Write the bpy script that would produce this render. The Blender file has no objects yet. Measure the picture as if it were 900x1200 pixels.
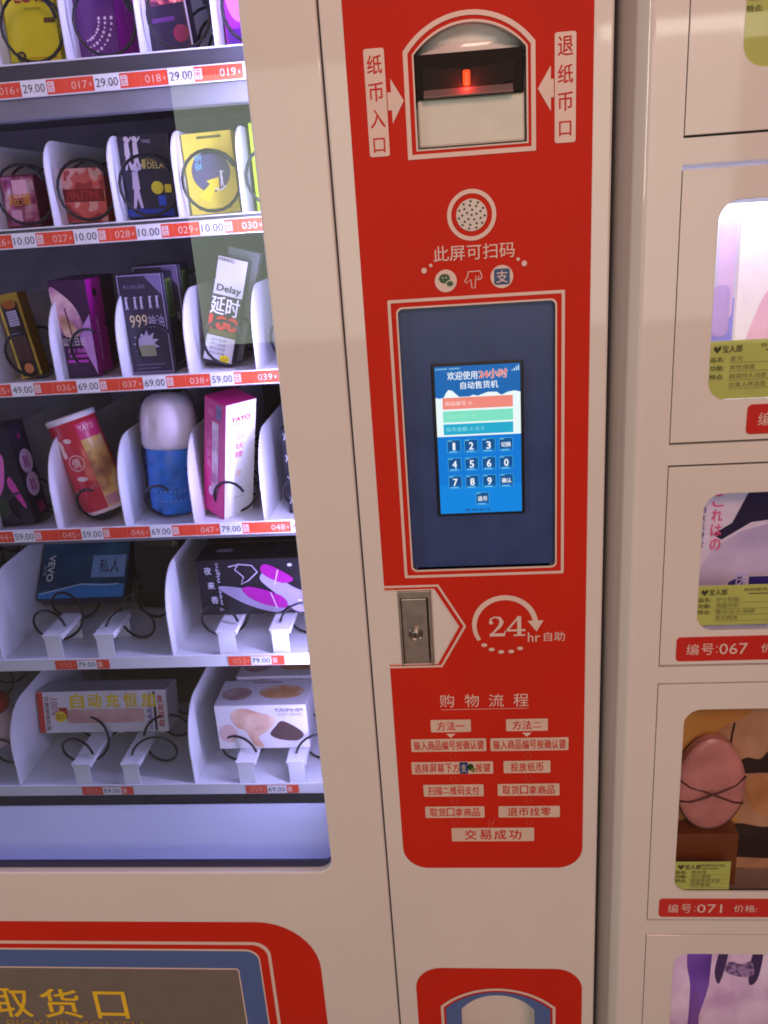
import bpy, bmesh, math, random
from mathutils import Matrix, Vector
random.seed(7)
SC = bpy.context.scene
COL = SC.collection
rad = math.radians

# ------------------------------------------------------------------ camera
cam_d = bpy.data.cameras.new('camera')
cam = bpy.data.objects.new('camera', cam_d)
COL.objects.link(cam)
PITCH, YAW, ROLL = rad(19.6036), rad(5.4052), rad(-4.0464)
def _rows():
    a, b, c = PITCH, YAW, ROLL
    Rx = Matrix(((1,0,0),(0,math.cos(a),-math.sin(a)),(0,math.sin(a),math.cos(a))))
    Ry = Matrix(((math.cos(b),0,math.sin(b)),(0,1,0),(-math.sin(b),0,math.cos(b))))
    Rz = Matrix(((math.cos(c),-math.sin(c),0),(math.sin(c),math.cos(c),0),(0,0,1)))
    return Rz @ Rx @ Ry
_R = _rows()
def _w(v): return Vector((v[0], v[2], -v[1]))
_X, _U, _B = _w(_R[0]), -_w(_R[1]), -_w(_R[2])
M4 = Matrix((( _X[0],_U[0],_B[0],0.0),(_X[1],_U[1],_B[1],-0.838),(_X[2],_U[2],_B[2],1.52),(0,0,0,1)))
cam.matrix_world = M4
cam_d.sensor_fit = 'VERTICAL'; cam_d.sensor_height = 24.0; cam_d.lens = 20.0
cam_d.clip_start = 0.02; cam_d.clip_end = 60
SC.camera = cam

# ------------------------------------------------------------------ world, lamps, exposure
W = bpy.data.worlds.new('World'); SC.world = W; W.use_nodes = True
bg = W.node_tree.nodes['Background']
bg.inputs[0].default_value = (1.0, 0.57, 0.47, 1); bg.inputs[1].default_value = 0.075

def area(name, loc, target, sx, sy, power, col, spread=None):
    d = bpy.data.lights.new(name, 'AREA'); d.shape = 'RECTANGLE'; d.size = sx; d.size_y = sy
    d.energy = power; d.color = col
    if spread: d.spread = rad(spread)
    o = bpy.data.objects.new(name, d); COL.objects.link(o)
    o.location = loc
    dirv = Vector(target) - Vector(loc)
    o.rotation_euler = dirv.to_track_quat('-Z', 'Y').to_euler()
    return o
# warm ceiling lamp of the shop, the lit shop front opposite, its long tube
area('ceiling_lamp', (0.5, -2.9, 3.0), (0.0, 0.0, 1.35), 1.1, 0.7, 46, (1.0, 0.525, 0.415))
area('shop_front_light', (0.02, -3.2, 1.53), (0.02, 0.0, 1.53), 2.42, 1.16, 14, (1.0, 0.98, 0.82))
area('shop_tube_light', (1.35, -3.2, 2.12), (1.35, 0.0, 2.12), 1.4, 0.09, 2.8, (1.0, 0.92, 0.78))
area('side_streak_light', (-2.6, -1.5, 1.85), (0.1, 0.0, 1.75), 0.35, 0.75, 13, (0.98, 1.0, 0.88))  # added side light, gives the bright streak on the locker's bent edge

SC.render.engine = 'CYCLES'
SC.cycles.use_denoising = True
SC.cycles.filter_width = 1.8
SC.cycles.max_bounces = 8; SC.cycles.transparent_max_bounces = 16
SC.cycles.sample_clamp_indirect = 4.0
SC.view_settings.view_transform = 'Standard'; SC.view_settings.look = 'None'
SC.view_settings.exposure = 0.0; SC.view_settings.gamma = 1.0
SC.view_settings.use_curve_mapping = False

# ------------------------------------------------------------------ materials
def lin(r, g, b):
    f = lambda c: (c/255/12.92) if c/255 <= .04045 else ((c/255+.055)/1.055)**2.4
    return (f(r), f(g), f(b))
_mats = {}
def mat(name, col, rough=.4, metal=0., spec=.5, coat=0., crough=.12, var=.06, vscale=30., bump=0., bscale=400., emit=None, estr=1.0, ramp=None):
    if name in _mats: return _mats[name]
    m = bpy.data.materials.new(name); m.use_nodes = True
    nt = m.node_tree; N = nt.nodes; L = nt.links
    b = N['Principled BSDF']
    c4 = (*col[:3], 1)
    b.inputs['Base Color'].default_value = c4
    b.inputs['Roughness'].default_value = rough; b.inputs['Metallic'].default_value = metal
    b.inputs['Specular IOR Level'].default_value = spec
    b.inputs['Coat Weight'].default_value = coat; b.inputs['Coat Roughness'].default_value = crough
    tc = N.new('ShaderNodeTexCoord')
    if ramp:                      # several flat inks in a noise pattern (camouflage, photo print)
        scale, detail, stops, interp = ramp
        nz = N.new('ShaderNodeTexNoise'); nz.inputs['Scale'].default_value = scale; nz.inputs['Detail'].default_value = detail
        L.new(tc.outputs['Object'], nz.inputs['Vector'])
        cr = N.new('ShaderNodeValToRGB'); cr.color_ramp.interpolation = interp
        el = cr.color_ramp.elements
        while len(el) < len(stops): el.new(.5)
        for e, (p, c) in zip(el, stops): e.position = p; e.color = (*c, 1)
        L.new(nz.outputs['Fac'], cr.inputs['Fac']); L.new(cr.outputs['Color'], b.inputs['Base Color'])
    elif var > 0:
        nz = N.new('ShaderNodeTexNoise'); nz.inputs['Scale'].default_value = vscale; nz.inputs['Detail'].default_value = 5
        L.new(tc.outputs['Object'], nz.inputs['Vector'])
        mr = N.new('ShaderNodeMapRange'); mr.inputs['From Min'].default_value = .3; mr.inputs['From Max'].default_value = .7
        mr.inputs['To Min'].default_value = 1-var; mr.inputs['To Max'].default_value = 1+var
        L.new(nz.outputs['Fac'], mr.inputs['Value'])
        mx = N.new('ShaderNodeMix'); mx.data_type = 'RGBA'; mx.blend_type = 'MULTIPLY'; mx.inputs['Factor'].default_value = 1
        mx.inputs['A'].default_value = c4
        L.new(mr.outputs['Result'], mx.inputs['B']); L.new(mx.outputs['Result'], b.inputs['Base Color'])
        mr2 = N.new('ShaderNodeMapRange'); mr2.inputs['To Min'].default_value = max(.02, rough-.06); mr2.inputs['To Max'].default_value = rough+.08
        L.new(nz.outputs['Fac'], mr2.inputs['Value']); L.new(mr2.outputs['Result'], b.inputs['Roughness'])
    if bump:
        n2 = N.new('ShaderNodeTexNoise'); n2.inputs['Scale'].default_value = bscale; n2.inputs['Detail'].default_value = 3
        L.new(tc.outputs['Object'], n2.inputs['Vector'])
        bp = N.new('ShaderNodeBump'); bp.inputs['Strength'].default_value = bump; bp.inputs['Distance'].default_value = .001
        L.new(n2.outputs['Fac'], bp.inputs['Height']); L.new(bp.outputs['Normal'], b.inputs['Normal'])
    if emit:
        b.inputs['Emission Color'].default_value = (*emit, 1); b.inputs['Emission Strength'].default_value = estr
    _mats[name] = m
    return m
def clear(name, tint=(1,1,1), rough=.0, ior=1.45, bump=0., bscale=60., gloss=(1,1,1)):
    """thin clear sheet: transparent with a Fresnel gloss"""
    if name in _mats: return _mats[name]
    m = bpy.data.materials.new(name); m.use_nodes = True
    nt = m.node_tree; N = nt.nodes; L = nt.links
    N.remove(N['Principled BSDF']); out = N['Material Output']
    tr = N.new('ShaderNodeBsdfTransparent'); tr.inputs[0].default_value = (*tint, 1)
    gl = N.new('ShaderNodeBsdfGlossy'); gl.inputs['Roughness'].default_value = rough; gl.inputs[0].default_value = (*gloss, 1)
    fr = N.new('ShaderNodeFresnel'); fr.inputs['IOR'].default_value = ior
    mx = N.new('ShaderNodeMixShader')
    L.new(fr.outputs[0], mx.inputs[0]); L.new(tr.outputs[0], mx.inputs[1]); L.new(gl.outputs[0], mx.inputs[2]); L.new(mx.outputs[0], out.inputs[0])
    if bump:
        tc = N.new('ShaderNodeTexCoord'); n2 = N.new('ShaderNodeTexNoise'); n2.inputs['Scale'].default_value = bscale; n2.inputs['Detail'].default_value = 3
        L.new(tc.outputs['Object'], n2.inputs['Vector'])
        bp = N.new('ShaderNodeBump'); bp.inputs['Strength'].default_value = bump; bp.inputs['Distance'].default_value = .004
        L.new(n2.outputs['Fac'], bp.inputs['Height']); L.new(bp.outputs['Normal'], gl.inputs['Normal']); L.new(bp.outputs['Normal'], fr.inputs['Normal'])
    _mats[name] = m
    return m
def ink(r, g, b, rough=.35):                      # printed ink, given as its own colour
    return mat('ink_%d_%d_%d' % (r, g, b), lin(r, g, b), rough, var=.05, vscale=60, coat=.15)
def glow(r, g, b, s=1.0):
    return mat('glow_%d_%d_%d' % (r, g, b), (.01,.01,.01), .15, var=0, emit=lin(r, g, b), estr=s)

WHITE  = mat('white_enamel', (.80,.79,.775), .38, coat=1.0, crough=.05, var=.025, vscale=6, bump=.03, bscale=160)
def specks(m, strength=.22):
    nt = m.node_tree; N = nt.nodes; L = nt.links; b = N['Principled BSDF']
    src = b.inputs['Base Color'].links[0].from_socket
    tc = N.new('ShaderNodeTexCoord'); nz = N.new('ShaderNodeTexNoise'); nz.inputs['Scale'].default_value = 75; nz.inputs['Detail'].default_value = 2
    L.new(tc.outputs['Object'], nz.inputs['Vector'])
    mr = N.new('ShaderNodeMapRange'); mr.inputs['From Min'].default_value = .775; mr.inputs['From Max'].default_value = .81; mr.inputs['To Min'].default_value = 0; mr.inputs['To Max'].default_value = strength
    L.new(nz.outputs['Fac'], mr.inputs['Value'])
    mx = N.new('ShaderNodeMix'); mx.data_type = 'RGBA'; mx.inputs['B'].default_value = (.18,.14,.11,1)
    L.new(mr.outputs['Result'], mx.inputs['Factor']); L.new(src, mx.inputs['A']); L.new(mx.outputs['Result'], b.inputs['Base Color'])
specks(WHITE)
INNER  = mat('white_inner_steel', (.76,.76,.78), .42, var=.05, vscale=9)
RED    = mat('red_film', (.62,.028,.013), .55, spec=.12, var=.05, vscale=7, bump=.03, bscale=300)
PALE   = mat('pale_print', (.80,.66,.60), .4, var=.04)
NAVY   = mat('navy_panel', (.040,.075,.235), .30, var=.12, vscale=25, bump=.12, bscale=900)
BLUEP  = mat('blue_film', (.085,.16,.42), .35, var=.05)
BLACK  = mat('black_plastic', (.012,.012,.014), .28, var=.1)
GLOSSB = mat('black_window', (.010,.008,.008), .06, var=0)
WIRE   = mat('black_coil_wire', (.004,.004,.006), .38, var=.1)
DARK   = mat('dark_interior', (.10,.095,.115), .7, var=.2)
STEEL  = mat('lock_steel', (.56,.51,.48), .38, metal=1, var=.12, vscale=60, bump=.15, bscale=700)
SMOKE  = mat('smoked_flap', (.19,.165,.15), .22, var=.06)
STRIP  = mat('price_strip_orange', (.80,.075,.030), .4, var=.06)
TAGW   = mat('price_paper', (.86,.86,.86), .5, var=.02)
TXTK   = mat('text_black', (.02,.02,.025), .5, var=0)
YEL    = mat('yellow_print', (.92,.62,.03), .4, var=.06)
GLASS  = clear('display_glass', (.97,.98,.98), 0.0, 1.92, gloss=(.84,1.0,.96))
CLEARP = clear('locker_window_plastic', (.97,.97,.98), 0.02, 1.30)
WRAP   = clear('crinkled_wrap', (.98,.98,1.0), .14, 1.075, bump=1.0, bscale=55)

# ------------------------------------------------------------------ mesh builder
def curve_mesh(splines, extrude=0., bevel=0., res=1):
    cu = bpy.data.curves.new('tmp', 'CURVE'); cu.dimensions = '2D'; cu.fill_mode = 'BOTH'
    cu.extrude = max(0, extrude-bevel); cu.bevel_depth = bevel; cu.bevel_resolution = 2; cu.offset = -bevel
    for s in splines:
        sp = cu.splines.new('POLY'); sp.points.add(len(s)-1); sp.use_cyclic_u = True
        for p, q in zip(sp.points, s): p.co = (q[0], q[1], 0, 1)
    return _tomesh(cu)
def _tomesh(cu):
    o = bpy.data.objects.new('tmp', cu); COL.objects.link(o)
    dg = bpy.context.evaluated_depsgraph_get(); dg.update()
    me = bpy.data.meshes.new_from_object(o.evaluated_get(dg))
    v = [tuple(x.co) for x in me.vertices]; f = [tuple(p.vertices) for p in me.polygons]
    bpy.data.objects.remove(o); bpy.data.meshes.remove(me); bpy.data.curves.remove(cu)
    return v, f
_txt = {}
def text_mesh(s, bold):
    k = (s, bold)
    if k not in _txt:
        cu = bpy.data.curves.new('tmp', 'FONT'); cu.body = s; cu.size = 1; cu.resolution_u = 2; cu.offset = bold
        v, f = _tomesh(cu)
        xs = [p[0] for p in v]; ys = [p[1] for p in v]
        _txt[k] = (v, f, min(xs), max(xs), min(ys), max(ys))
    return _txt[k]
def rrect(x0, x1, z0, z1, r, n=6, corners='1111'):
    """rounded rectangle, counter-clockwise from bottom-left; corners = BL BR TR TL"""
    out = []
    for (cx, cz, a0, on, px, pz) in ((x0+r, z0+r, 180, corners[0], x0, z0), (x1-r, z0+r, 270, corners[1], x1, z0), (x1-r, z1-r, 0, corners[2], x1, z1), (x0+r, z1-r, 90, corners[3], x0, z1)):
        if on == '1':
            for k in range(n+1):
                a = rad(a0 + 90*k/n); out.append((cx+r*math.cos(a), cz+r*math.sin(a)))
        else: out.append((px, pz))
    return out
def circ(cx, cz, r, n=32): return [(cx+r*math.cos(2*math.pi*k/n), cz+r*math.sin(2*math.pi*k/n)) for k in range(n)]
def arch(x0, x1, z0, z1, top, n=20):
    """rectangle whose top edge is a circular arc"""
    w = (x1-x0)/2; s = top-z1; R = (w*w+s*s)/(2*s); cx = (x0+x1)/2; cz = top-R
    a1 = math.asin(w/R)
    return [(x0, z0), (x1, z0)] + [(cx+R*math.sin(a1-2*a1*k/n), cz+R*math.cos(a1-2*a1*k/n)) for k in range(n+1)]

def smooth(pts, n=5):
    out = []; N = len(pts)
    for i in range(N):
        a, b, c, d = pts[i-1], pts[i], pts[(i+1)%N], pts[(i+2)%N]
        for k in range(n):
            t = k/n; q = []
            for j in (0, 1): q.append(.5*(2*b[j]+(c[j]-a[j])*t+(2*a[j]-5*b[j]+4*c[j]-d[j])*t*t+(3*b[j]-a[j]-3*c[j]+d[j])*t**3))
            out.append(tuple(q))
    return out
class MB:
    def blob(s, pts, y, m): return s.fill([smooth(pts)], y, m)
    def __init__(s): s.v = []; s.f = []; s.mi = []; s.sm = []; s.mats = []; s.M = Matrix()
    def add(s, verts, faces, m, smooth=False):
        if m not in s.mats: s.mats.append(m)
        k = s.mats.index(m); o = len(s.v)
        s.v += [tuple(s.M @ Vector(p)) for p in verts]
        s.f += [tuple(i+o for i in f) for f in faces]
        s.mi += [k]*len(faces); s.sm += [smooth]*len(faces); return s
    def poly(s, pts, y, m): return s.add([(p[0], y, p[1]) for p in pts], [tuple(range(len(pts)))], m)
    def rect(s, x0, x1, z0, z1, y, m): return s.poly([(x0,z0),(x1,z0),(x1,z1),(x0,z1)], y, m)
    def disc(s, cx, cz, r, y, m, n=28, rz=None):
        rz = rz or r
        return s.poly([(cx+r*math.cos(2*math.pi*k/n), cz+rz*math.sin(2*math.pi*k/n)) for k in range(n)], y, m)
    def fill(s, splines, y, m):
        v, f = curve_mesh(splines); return s.add([(p[0], y, p[1]) for p in v], f, m)
    def plate(s, splines, y0, y1, m, bevel=0.):
        v, f = curve_mesh(splines, (y1-y0)/2, bevel)
        return s.add([(p[0], (y0+y1)/2-p[2], p[1]) for p in v], f, m)
    def line(s, pts, hw, y, m):
        """flat line of half-width hw (number or list) along 2-D points"""
        n = len(pts); L = []; 
        for i, p in enumerate(pts):
            a = pts[max(0, i-1)]; b = pts[min(n-1, i+1)]
            dx, dz = b[0]-a[0], b[1]-a[1]; l = math.hypot(dx, dz) or 1
            h = hw[i] if isinstance(hw, (list, tuple)) else hw
            L += [(p[0]-dz/l*h, y, p[1]+dx/l*h), (p[0]+dz/l*h, y, p[1]-dx/l*h)]
        return s.add(L, [(2*i, 2*i+1, 2*i+3, 2*i+2) for i in range(n-1)], m)
    def text(s, t, x0, x1, z0, z1, y, m, bold=0.0, rot=0, keep=False):
        """lettering fitted to the box x0..x1, z0..z1; rot 90/-90 turns it on its side"""
        v, f, a, b, c, d = text_mesh(t, min(bold, 0.))
        e = max(bold, 0.)*.9*(x1-x0)/(b-a) if rot == 0 else max(bold, 0.)*.9*(z1-z0)/(b-a)
        for q, (ex, ez) in enumerate(((0,0),) if e == 0 else ((-e,-e*.6),(e,-e*.6),(e,e*.6),(-e,e*.6))):
            out = []
            for p in v:
                u, w = (p[0]-a)/(b-a), (p[1]-c)/(d-c)
                if rot == 90: u, w = 1-w, u
                elif rot == -90: u, w = w, 1-u
                out.append((x0+(x1-x0)*u+ex, y-.00002*q, z0+(z1-z0)*w+ez))
            s.add(out, f, m)
        return s
    def box(s, x0, x1, y0, y1, z0, z1, m, bevel=0.):
        if bevel:
            bm = bmesh.new(); bmesh.ops.create_cube(bm, size=1)
            for v in bm.verts: v.co = ((x0+x1)/2+v.co.x*(x1-x0), (y0+y1)/2+v.co.y*(y1-y0), (z0+z1)/2+v.co.z*(z1-z0))
            bmesh.ops.bevel(bm, geom=bm.edges[:], offset=bevel, segments=2, affect='EDGES', profile=.6)
            bm.verts.index_update()
            s.add([tuple(v.co) for v in bm.verts], [tuple(v.index for v in f.verts) for f in bm.faces], m); bm.free(); return s
        v = [(x,y,z) for x in (x0,x1) for y in (y0,y1) for z in (z0,z1)]
        return s.add(v, [(0,1,3,2),(4,6,7,5),(0,4,5,1),(2,3,7,6),(0,2,6,4),(1,5,7,3)], m)
    def tube(s, pts, r, m, n=8):
        pts = [Vector(p) for p in pts]; V = []; F = []
        up = Vector((.31,.2,.93))
        for i, p in enumerate(pts):
            t = (pts[min(i+1, len(pts)-1)]-pts[max(i-1, 0)]).normalized()
            a = t.cross(up).normalized(); b = t.cross(a).normalized(); up = -b if (-b).dot(up) > 0 else b
            for k in range(n):
                w = 2*math.pi*k/n; V.append(tuple(p+a*r*math.cos(w)+b*r*math.sin(w)))
        for i in range(len(pts)-1):
            for k in range(n):
                F.append((i*n+k, i*n+(k+1)%n, (i+1)*n+(k+1)%n, (i+1)*n+k))
        F.append(tuple(range(n))); F.append(tuple((len(pts)-1)*n+k for k in range(n)))
        return s.add(V, F, m, True)
    def lathe(s, prof, m, n=40, c=(0,0)):
        """profile of (radius, z) turned about the vertical through c"""
        V = []; F = []
        for r, z in prof:
            for k in range(n):
                a = 2*math.pi*k/n; V.append((c[0]+r*math.cos(a), c[1]+r*math.sin(a), z))
        for i in range(len(prof)-1):
            for k in range(n): F.append((i*n+k, i*n+(k+1)%n, (i+1)*n+(k+1)%n, (i+1)*n+k))
        return s.add(V, F, m, True)
    def build(s, name, parent=None):
        me = bpy.data.meshes.new(name); me.from_pydata(s.v, [], s.f)
        for m in s.mats: me.materials.append(m)
        me.polygons.foreach_set('material_index', s.mi); me.polygons.foreach_set('use_smooth', s.sm)
        me.update()
        o = bpy.data.objects.new(name, me); COL.objects.link(o)
        if parent: o.parent = parent
        return o
def tag(o, label, cat, group=None):
    o['label'] = label; o['category'] = cat
    if group: o['group'] = group
    return o
def empty(name, loc=(0,0,0)):
    o = bpy.data.objects.new(name, None); COL.objects.link(o); o.location = loc; o.empty_display_size = .05; return o
def lcopy(o, parent, dx=0, dy=0, dz=0):
    c = o.copy(); COL.objects.link(c); c.parent = parent
    c.location = (o.location[0]+dx, o.location[1]+dy, o.location[2]+dz); return c

# ================================================================== FLOOR
fl = MB().box(-3, 3, -3.4, 1.2, -.05, 0, mat('floor_tile', (.30,.26,.23), .35, var=.15, vscale=4)).build('floor'); fl['kind'] = 'structure'

# ================================================================== VENDING MACHINE
VM = empty('vending_machine')
tag(VM, 'tall white vending machine with glass front, red control panel and lit shelves', 'vending machine')
XL, XS, XR = -1.02, -.1062, .1474          # machine edge, door seam, machine edge
WL, WR, WB, WT = -.93, -.1757, .7475, 1.86  # display window opening
cab = MB()
cab.box(XL, XL+.02, .022, .72, .06, 1.95, WHITE, .002)
cab.box(XR-.02, XR, .022, .72, .06, 1.95, mat('machine_side_shade', (.10,.10,.10), .6), .002)  # shade of the gap between the machines put into this side's colour
cab.box(XL+.02, XR-.02, .70, .72, .06, 1.95, WHITE)
cab.box(XL+.02, XR-.02, .022, .70, 1.93, 1.95, WHITE)
cab.box(XL+.02, XR-.02, .022, .70, .06, .08, WHITE)
cab.box(XL+.03, XR-.03, .06, .66, 0, .06, BLACK)
cab.build('cabinet', VM)
inn = MB()
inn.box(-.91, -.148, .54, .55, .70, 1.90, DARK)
inn.box(-.912, -.910, .03, .54, .70, 1.90, INNER)
inn.box(-.148, -.146, .03, .54, .70, 1.90, INNER)
inn.box(-.91, -.148, .03, .54, 1.90, 1.902, INNER)
inn.build('inner_lining', VM)
# big door with the window opening
dr = MB()
dr.plate([[(XL,.07),(XS-.0008,.07),(XS-.0008,1.95),(XL,1.95)], rrect(WL, WR, WB, WT, .018)[::-1]], 0, .020, WHITE, .0022)
dr.build('display_door', VM)
gk = MB(); gk.plate([rrect(WL+.0005, WR-.0005, WB+.0005, WT-.0005, .017), rrect(WL+.004, WR-.0006, WB+.0095, WT-.004, .010)[::-1]], .009, .013, mat('door_gasket', (.03,.035,.10), .4))
gk.build('gasket', VM)
gl = MB(); gl.rect(WL-.005, WR+.005, WB-.005, WT+.005, .0145, GLASS); gl.build('glass_pane', VM)
# control door
Z0C = .07
lock_in = [(-.0845,1.0385),(-.0312,1.0385),(-.0060,1.0845),(-.0312,1.1303),(-.0845,1.1303)]
cd = MB()
bill_open = arch(-.0256, .0728, 1.5665, 1.6433, 1.6655)
scr_open = rrect(-.0525, .0977, 1.1525, 1.4270, .005)
lock_open = [(-.0707,1.0365),(-.0353,1.0365),(-.0353,1.1283),(-.0707,1.1283)]
coin_open = arch(-.0235, .0715, .38, .5225, .5475)
cd.plate([[(XS+.0008,Z0C),(XR,Z0C),(XR,1.95),(XS+.0008,1.95)], bill_open[::-1], scr_open[::-1], lock_open[::-1], coin_open[::-1]], .0005, .0205, WHITE, .0022)
cd.build('control_door', VM)
ct = MB(); ct.box(-.1095, -.103, .030, .034, .08, 1.94, BLACK); ct.build('seam_backing', VM)

# ---- red film with its pale outlines
# outline of the film with a notch for the lock and holes for the openings
r = .030
shape = []
for k in range(9):
    a = rad(180+90*k/8); shape.append((-.0850+r+r*math.cos(a), .754+r+r*math.sin(a)))
for k in range(9):
    a = rad(270+90*k/8); shape.append((.1302-r+r*math.cos(a), .754+r+r*math.sin(a)))
shape += [(.1302,1.90), (-.0850,1.90), (-.0850,1.1303), (-.0312,1.1303), (-.0060,1.0845), (-.0312,1.0385), (-.0850,1.0385)]
grow = lambda pts, c, k: [(c[0]+(p[0]-c[0])*k, c[1]+(p[1]-c[1])*k) for p in pts]
rp = MB(); Y1, Y2, Y3 = -.0004, -.0008, -.0012
rp.fill([shape, grow(bill_open, (.0236,1.61), 1.012)[::-1], grow(scr_open, (.0226,1.29), 1.006)[::-1]], Y1+.0005, RED)
RP = rp.build('red_panel', VM)
def sub(mb, name, parent=RP): return mb.build(name, parent)
ol = MB()
ol.fill([arch(-.0345,.0804,1.5588,1.6466,1.6745), arch(-.0305,.0764,1.5628,1.6446,1.6705)[::-1]], Y2, PALE); sub(ol, 'bill_slot_outline')
ol = MB()
ol.fill([arch(-.0266,.0738,1.5655,1.6436,1.6672), arch(-.0252,.0724,1.5668,1.6432,1.6652)[::-1]], Y2, PALE); sub(ol, 'bill_slot_edge')
ol = MB()
ol.fill([rrect(-.0618,.1065,1.1440,1.4358,.001,1), rrect(-.0588,.1035,1.1470,1.4328,.001,1)[::-1]], Y2, PALE); sub(ol, 'screen_outline')
ol = MB()
ol.fill([rrect(-.0540,.0992,1.1510,1.4285,.006), rrect(-.0523,.0975,1.1527,1.4268,.005)[::-1]], Y2, PALE); sub(ol, 'screen_edge')
ol = MB()
lo = [(-.0850,1.0345),(-.0262,1.0345),(.0020,1.0845),(-.0262,1.1355),(-.0850,1.1355)]
li = [(-.0850,1.0325+.0046),(-.0278,1.0371),(-.0010,1.0845),(-.0278,1.1329),(-.0850,1.1329)]
ol.line([( -.0850,1.0357),(-.0270,1.0357),(.0004,1.0845),(-.0270,1.1342),(-.0850,1.1342)], .0014, Y2, PALE)
ol.line([( -.0850,1.0391),(-.0312,1.0391),(-.0064,1.0845),(-.0312,1.1297),(-.0850,1.1297)], .0007, Y2, PALE); sub(ol, 'lock_outline')

# bill signs with arrows
for nm, x0, x1, chars, dirn in (('bill_entry_sign', -.0690, -.0508, '纸币入口', 1), ('bill_return_sign', .0968, .1152, '退纸币口', -1)):
    s = MB(); s.poly(rrect(x0, x1, 1.5635, 1.6513, .0022, 4), Y2, PALE)
    xm = (x0+x1)/2
    for k, ch in enumerate(chars):
        zc = 1.6405-.0218*k-(.002 if nm == 'bill_entry_sign' else 0)
        hh = .0065 if ch != '口' else .0052
        s.text(ch, xm-hh, xm+hh, zc-hh*1.15, zc+hh*1.15, Y3, RED, .008)
    if dirn > 0: s.poly([(-.0500,1.6010),(-.0466,1.6010),(-.0466,1.5900),(-.0357,1.6080),(-.0466,1.6265),(-.0466,1.6155),(-.0500,1.6155)], Y2, PALE)
    else: s.poly([(.0960,1.6010),(.0935,1.6010),(.0935,1.5900),(.0822,1.6088),(.0935,1.6262),(.0935,1.6155),(.0960,1.6155)], Y2, PALE)
    sub(s, nm)
# speaker
sp = MB(); sp.fill([circ(.0212,1.5080,.0226,48), circ(.0212,1.5080,.0188,48)[::-1]], Y2, PALE); sub(sp, 'speaker_ring')
sp = MB(); sp.poly(circ(.0212,1.5080,.0142,40), Y2, mat('speaker_plate', (.72,.68,.64), .35))
for rr, nn in ((0,1),(.0046,5),(.0086,9),(.0120,11)):
    for k in range(nn):
        a = 2*math.pi*k/nn+rr*40; sp.disc(.0212+rr*math.cos(a), 1.5080+rr*math.sin(a), .00110, Y3, BLACK, 8)
sub(sp, 'speaker_grille')
# "scan here" line
t = MB(); t.text('此屏可扫码', -.0155, .0600, 1.4683, 1.4822, Y2, PALE, .004)
for x, z, rr in ((-.0250,1.4612,.0026),(-.0185,1.4655,.0016),(.0632,1.4662,.0016),(.0688,1.4620,.0026)): t.disc(x, z, rr, Y2, PALE, 14)
sub(t, 'scan_lettering')
GRN = ink(22,72,22); ABL = ink(16,62,128)
ic = MB(); ic.disc(-.0050,1.4505,.0104, Y2, PALE); ic.disc(-.0062,1.4527,.0052, Y3, GRN, 20, .0044); ic.disc(-.0012,1.4478,.0040, Y3-.0003, mat('pale_bubble', (.62,.68,.55), .4), 18, .0033)
ic.disc(-.0012,1.4478,.0030, Y3-.0005, GRN, 18, .0024); ic.disc(-.0078,1.4535,.0007, Y3-.0004, PALE, 8); ic.disc(-.0046,1.4535,.0007, Y3-.0004, PALE, 8); sub(ic, 'chat_pay_icon')
ic = MB(); ic.disc(.0478,1.4513,.0106, Y2, PALE); ic.poly(rrect(.0405,.0551,1.4440,1.4586,.002,4), Y3, ABL); ic.text('支', .0425,.0533,1.4458,1.4570, Y3-.0003, PALE, .006); sub(ic, 'wallet_pay_icon')
hd = MB(); hp = [(.0165,1.4575),(.0155,1.4530),(.0125,1.4487),(.0145,1.4475),(.0185,1.4505),(.0195,1.4425),(.0225,1.4425),(.0230,1.4500),(.0262,1.4500),(.0280,1.4505),(.0292,1.4525),(.0275,1.4575)]
hd.line(hp, .00045, Y2, PALE); hd.line([(.0165,1.4575),(.0275,1.4578)], .00045, Y2, PALE); hd.line([(.0232,1.4500),(.0236,1.4535)], .0003, Y2, PALE); hd.line([(.0260,1.4500),(.0260,1.4535)], .0003, Y2, PALE)
sub(hd, 'pointing_hand_print')
# 24 h emblem
em = MB(); cx, cz, R0 = .0437, 1.0845, .0330
pts = [(cx+R0*math.cos(rad(a)), cz+R0*math.sin(rad(a))) for a in range(212, -1, -6)]
em.line(pts, [.0021+.0008*min(1, i/12) for i in range(len(pts))], Y2, PALE)
em.poly([(cx+R0-.0085, cz+.0045), (cx+R0+.0010, cz-.0085), (cx+R0+.0085, cz+.0048)], Y2-.0002, PALE)
for a in (226, 243, 262, 281, 299): em.disc(cx+R0*math.cos(rad(a)), cz+R0*math.sin(rad(a)), .0033, Y2, PALE, 14, .0022)
def serif2(mb, x, z, w, h, y, m):
    P = [(.10,.70),(.13,.88),(.34,.985),(.60,.93),(.71,.72),(.60,.50),(.34,.27),(.10,.06)]
    mb.line([(x+a*w, z+b*h) for a, b in P], [k*w for k in (.06,.05,.035,.08,.115,.09,.055,.04)], y, m)
    mb.disc(x+.15*w, z+.70*h, .11*w, y-.0001, m, 14, .08*h); mb.rect(x+.06*w, x+.86*w, z, z+.15*h, y-.0001, m)
    mb.poly([(x+.78*w, z+.02*h), (x+.86*w, z+.02*h), (x+.93*w, z+.30*h), (x+.88*w, z+.30*h)], y-.0002, m)
def serif4(mb, x, z, w, h, y, m):
    mb.rect(x+.56*w, x+.77*w, z+.03*h, z+h, y, m); mb.line([(x+.03*w, z+.30*h), (x+.66*w, z+.99*h)], .055*w, y-.0001, m)
    mb.rect(x+.01*w, x+.99*w, z+.235*h, z+.335*h, y-.0002, m); mb.rect(x+.36*w, x+.97*w, z, z+.075*h, y-.0003, m)
serif2(em, .0258, 1.0712, .0205, .0238, Y2, PALE); serif4(em, .0455, 1.0712, .0205, .0238, Y2, PALE)
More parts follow.
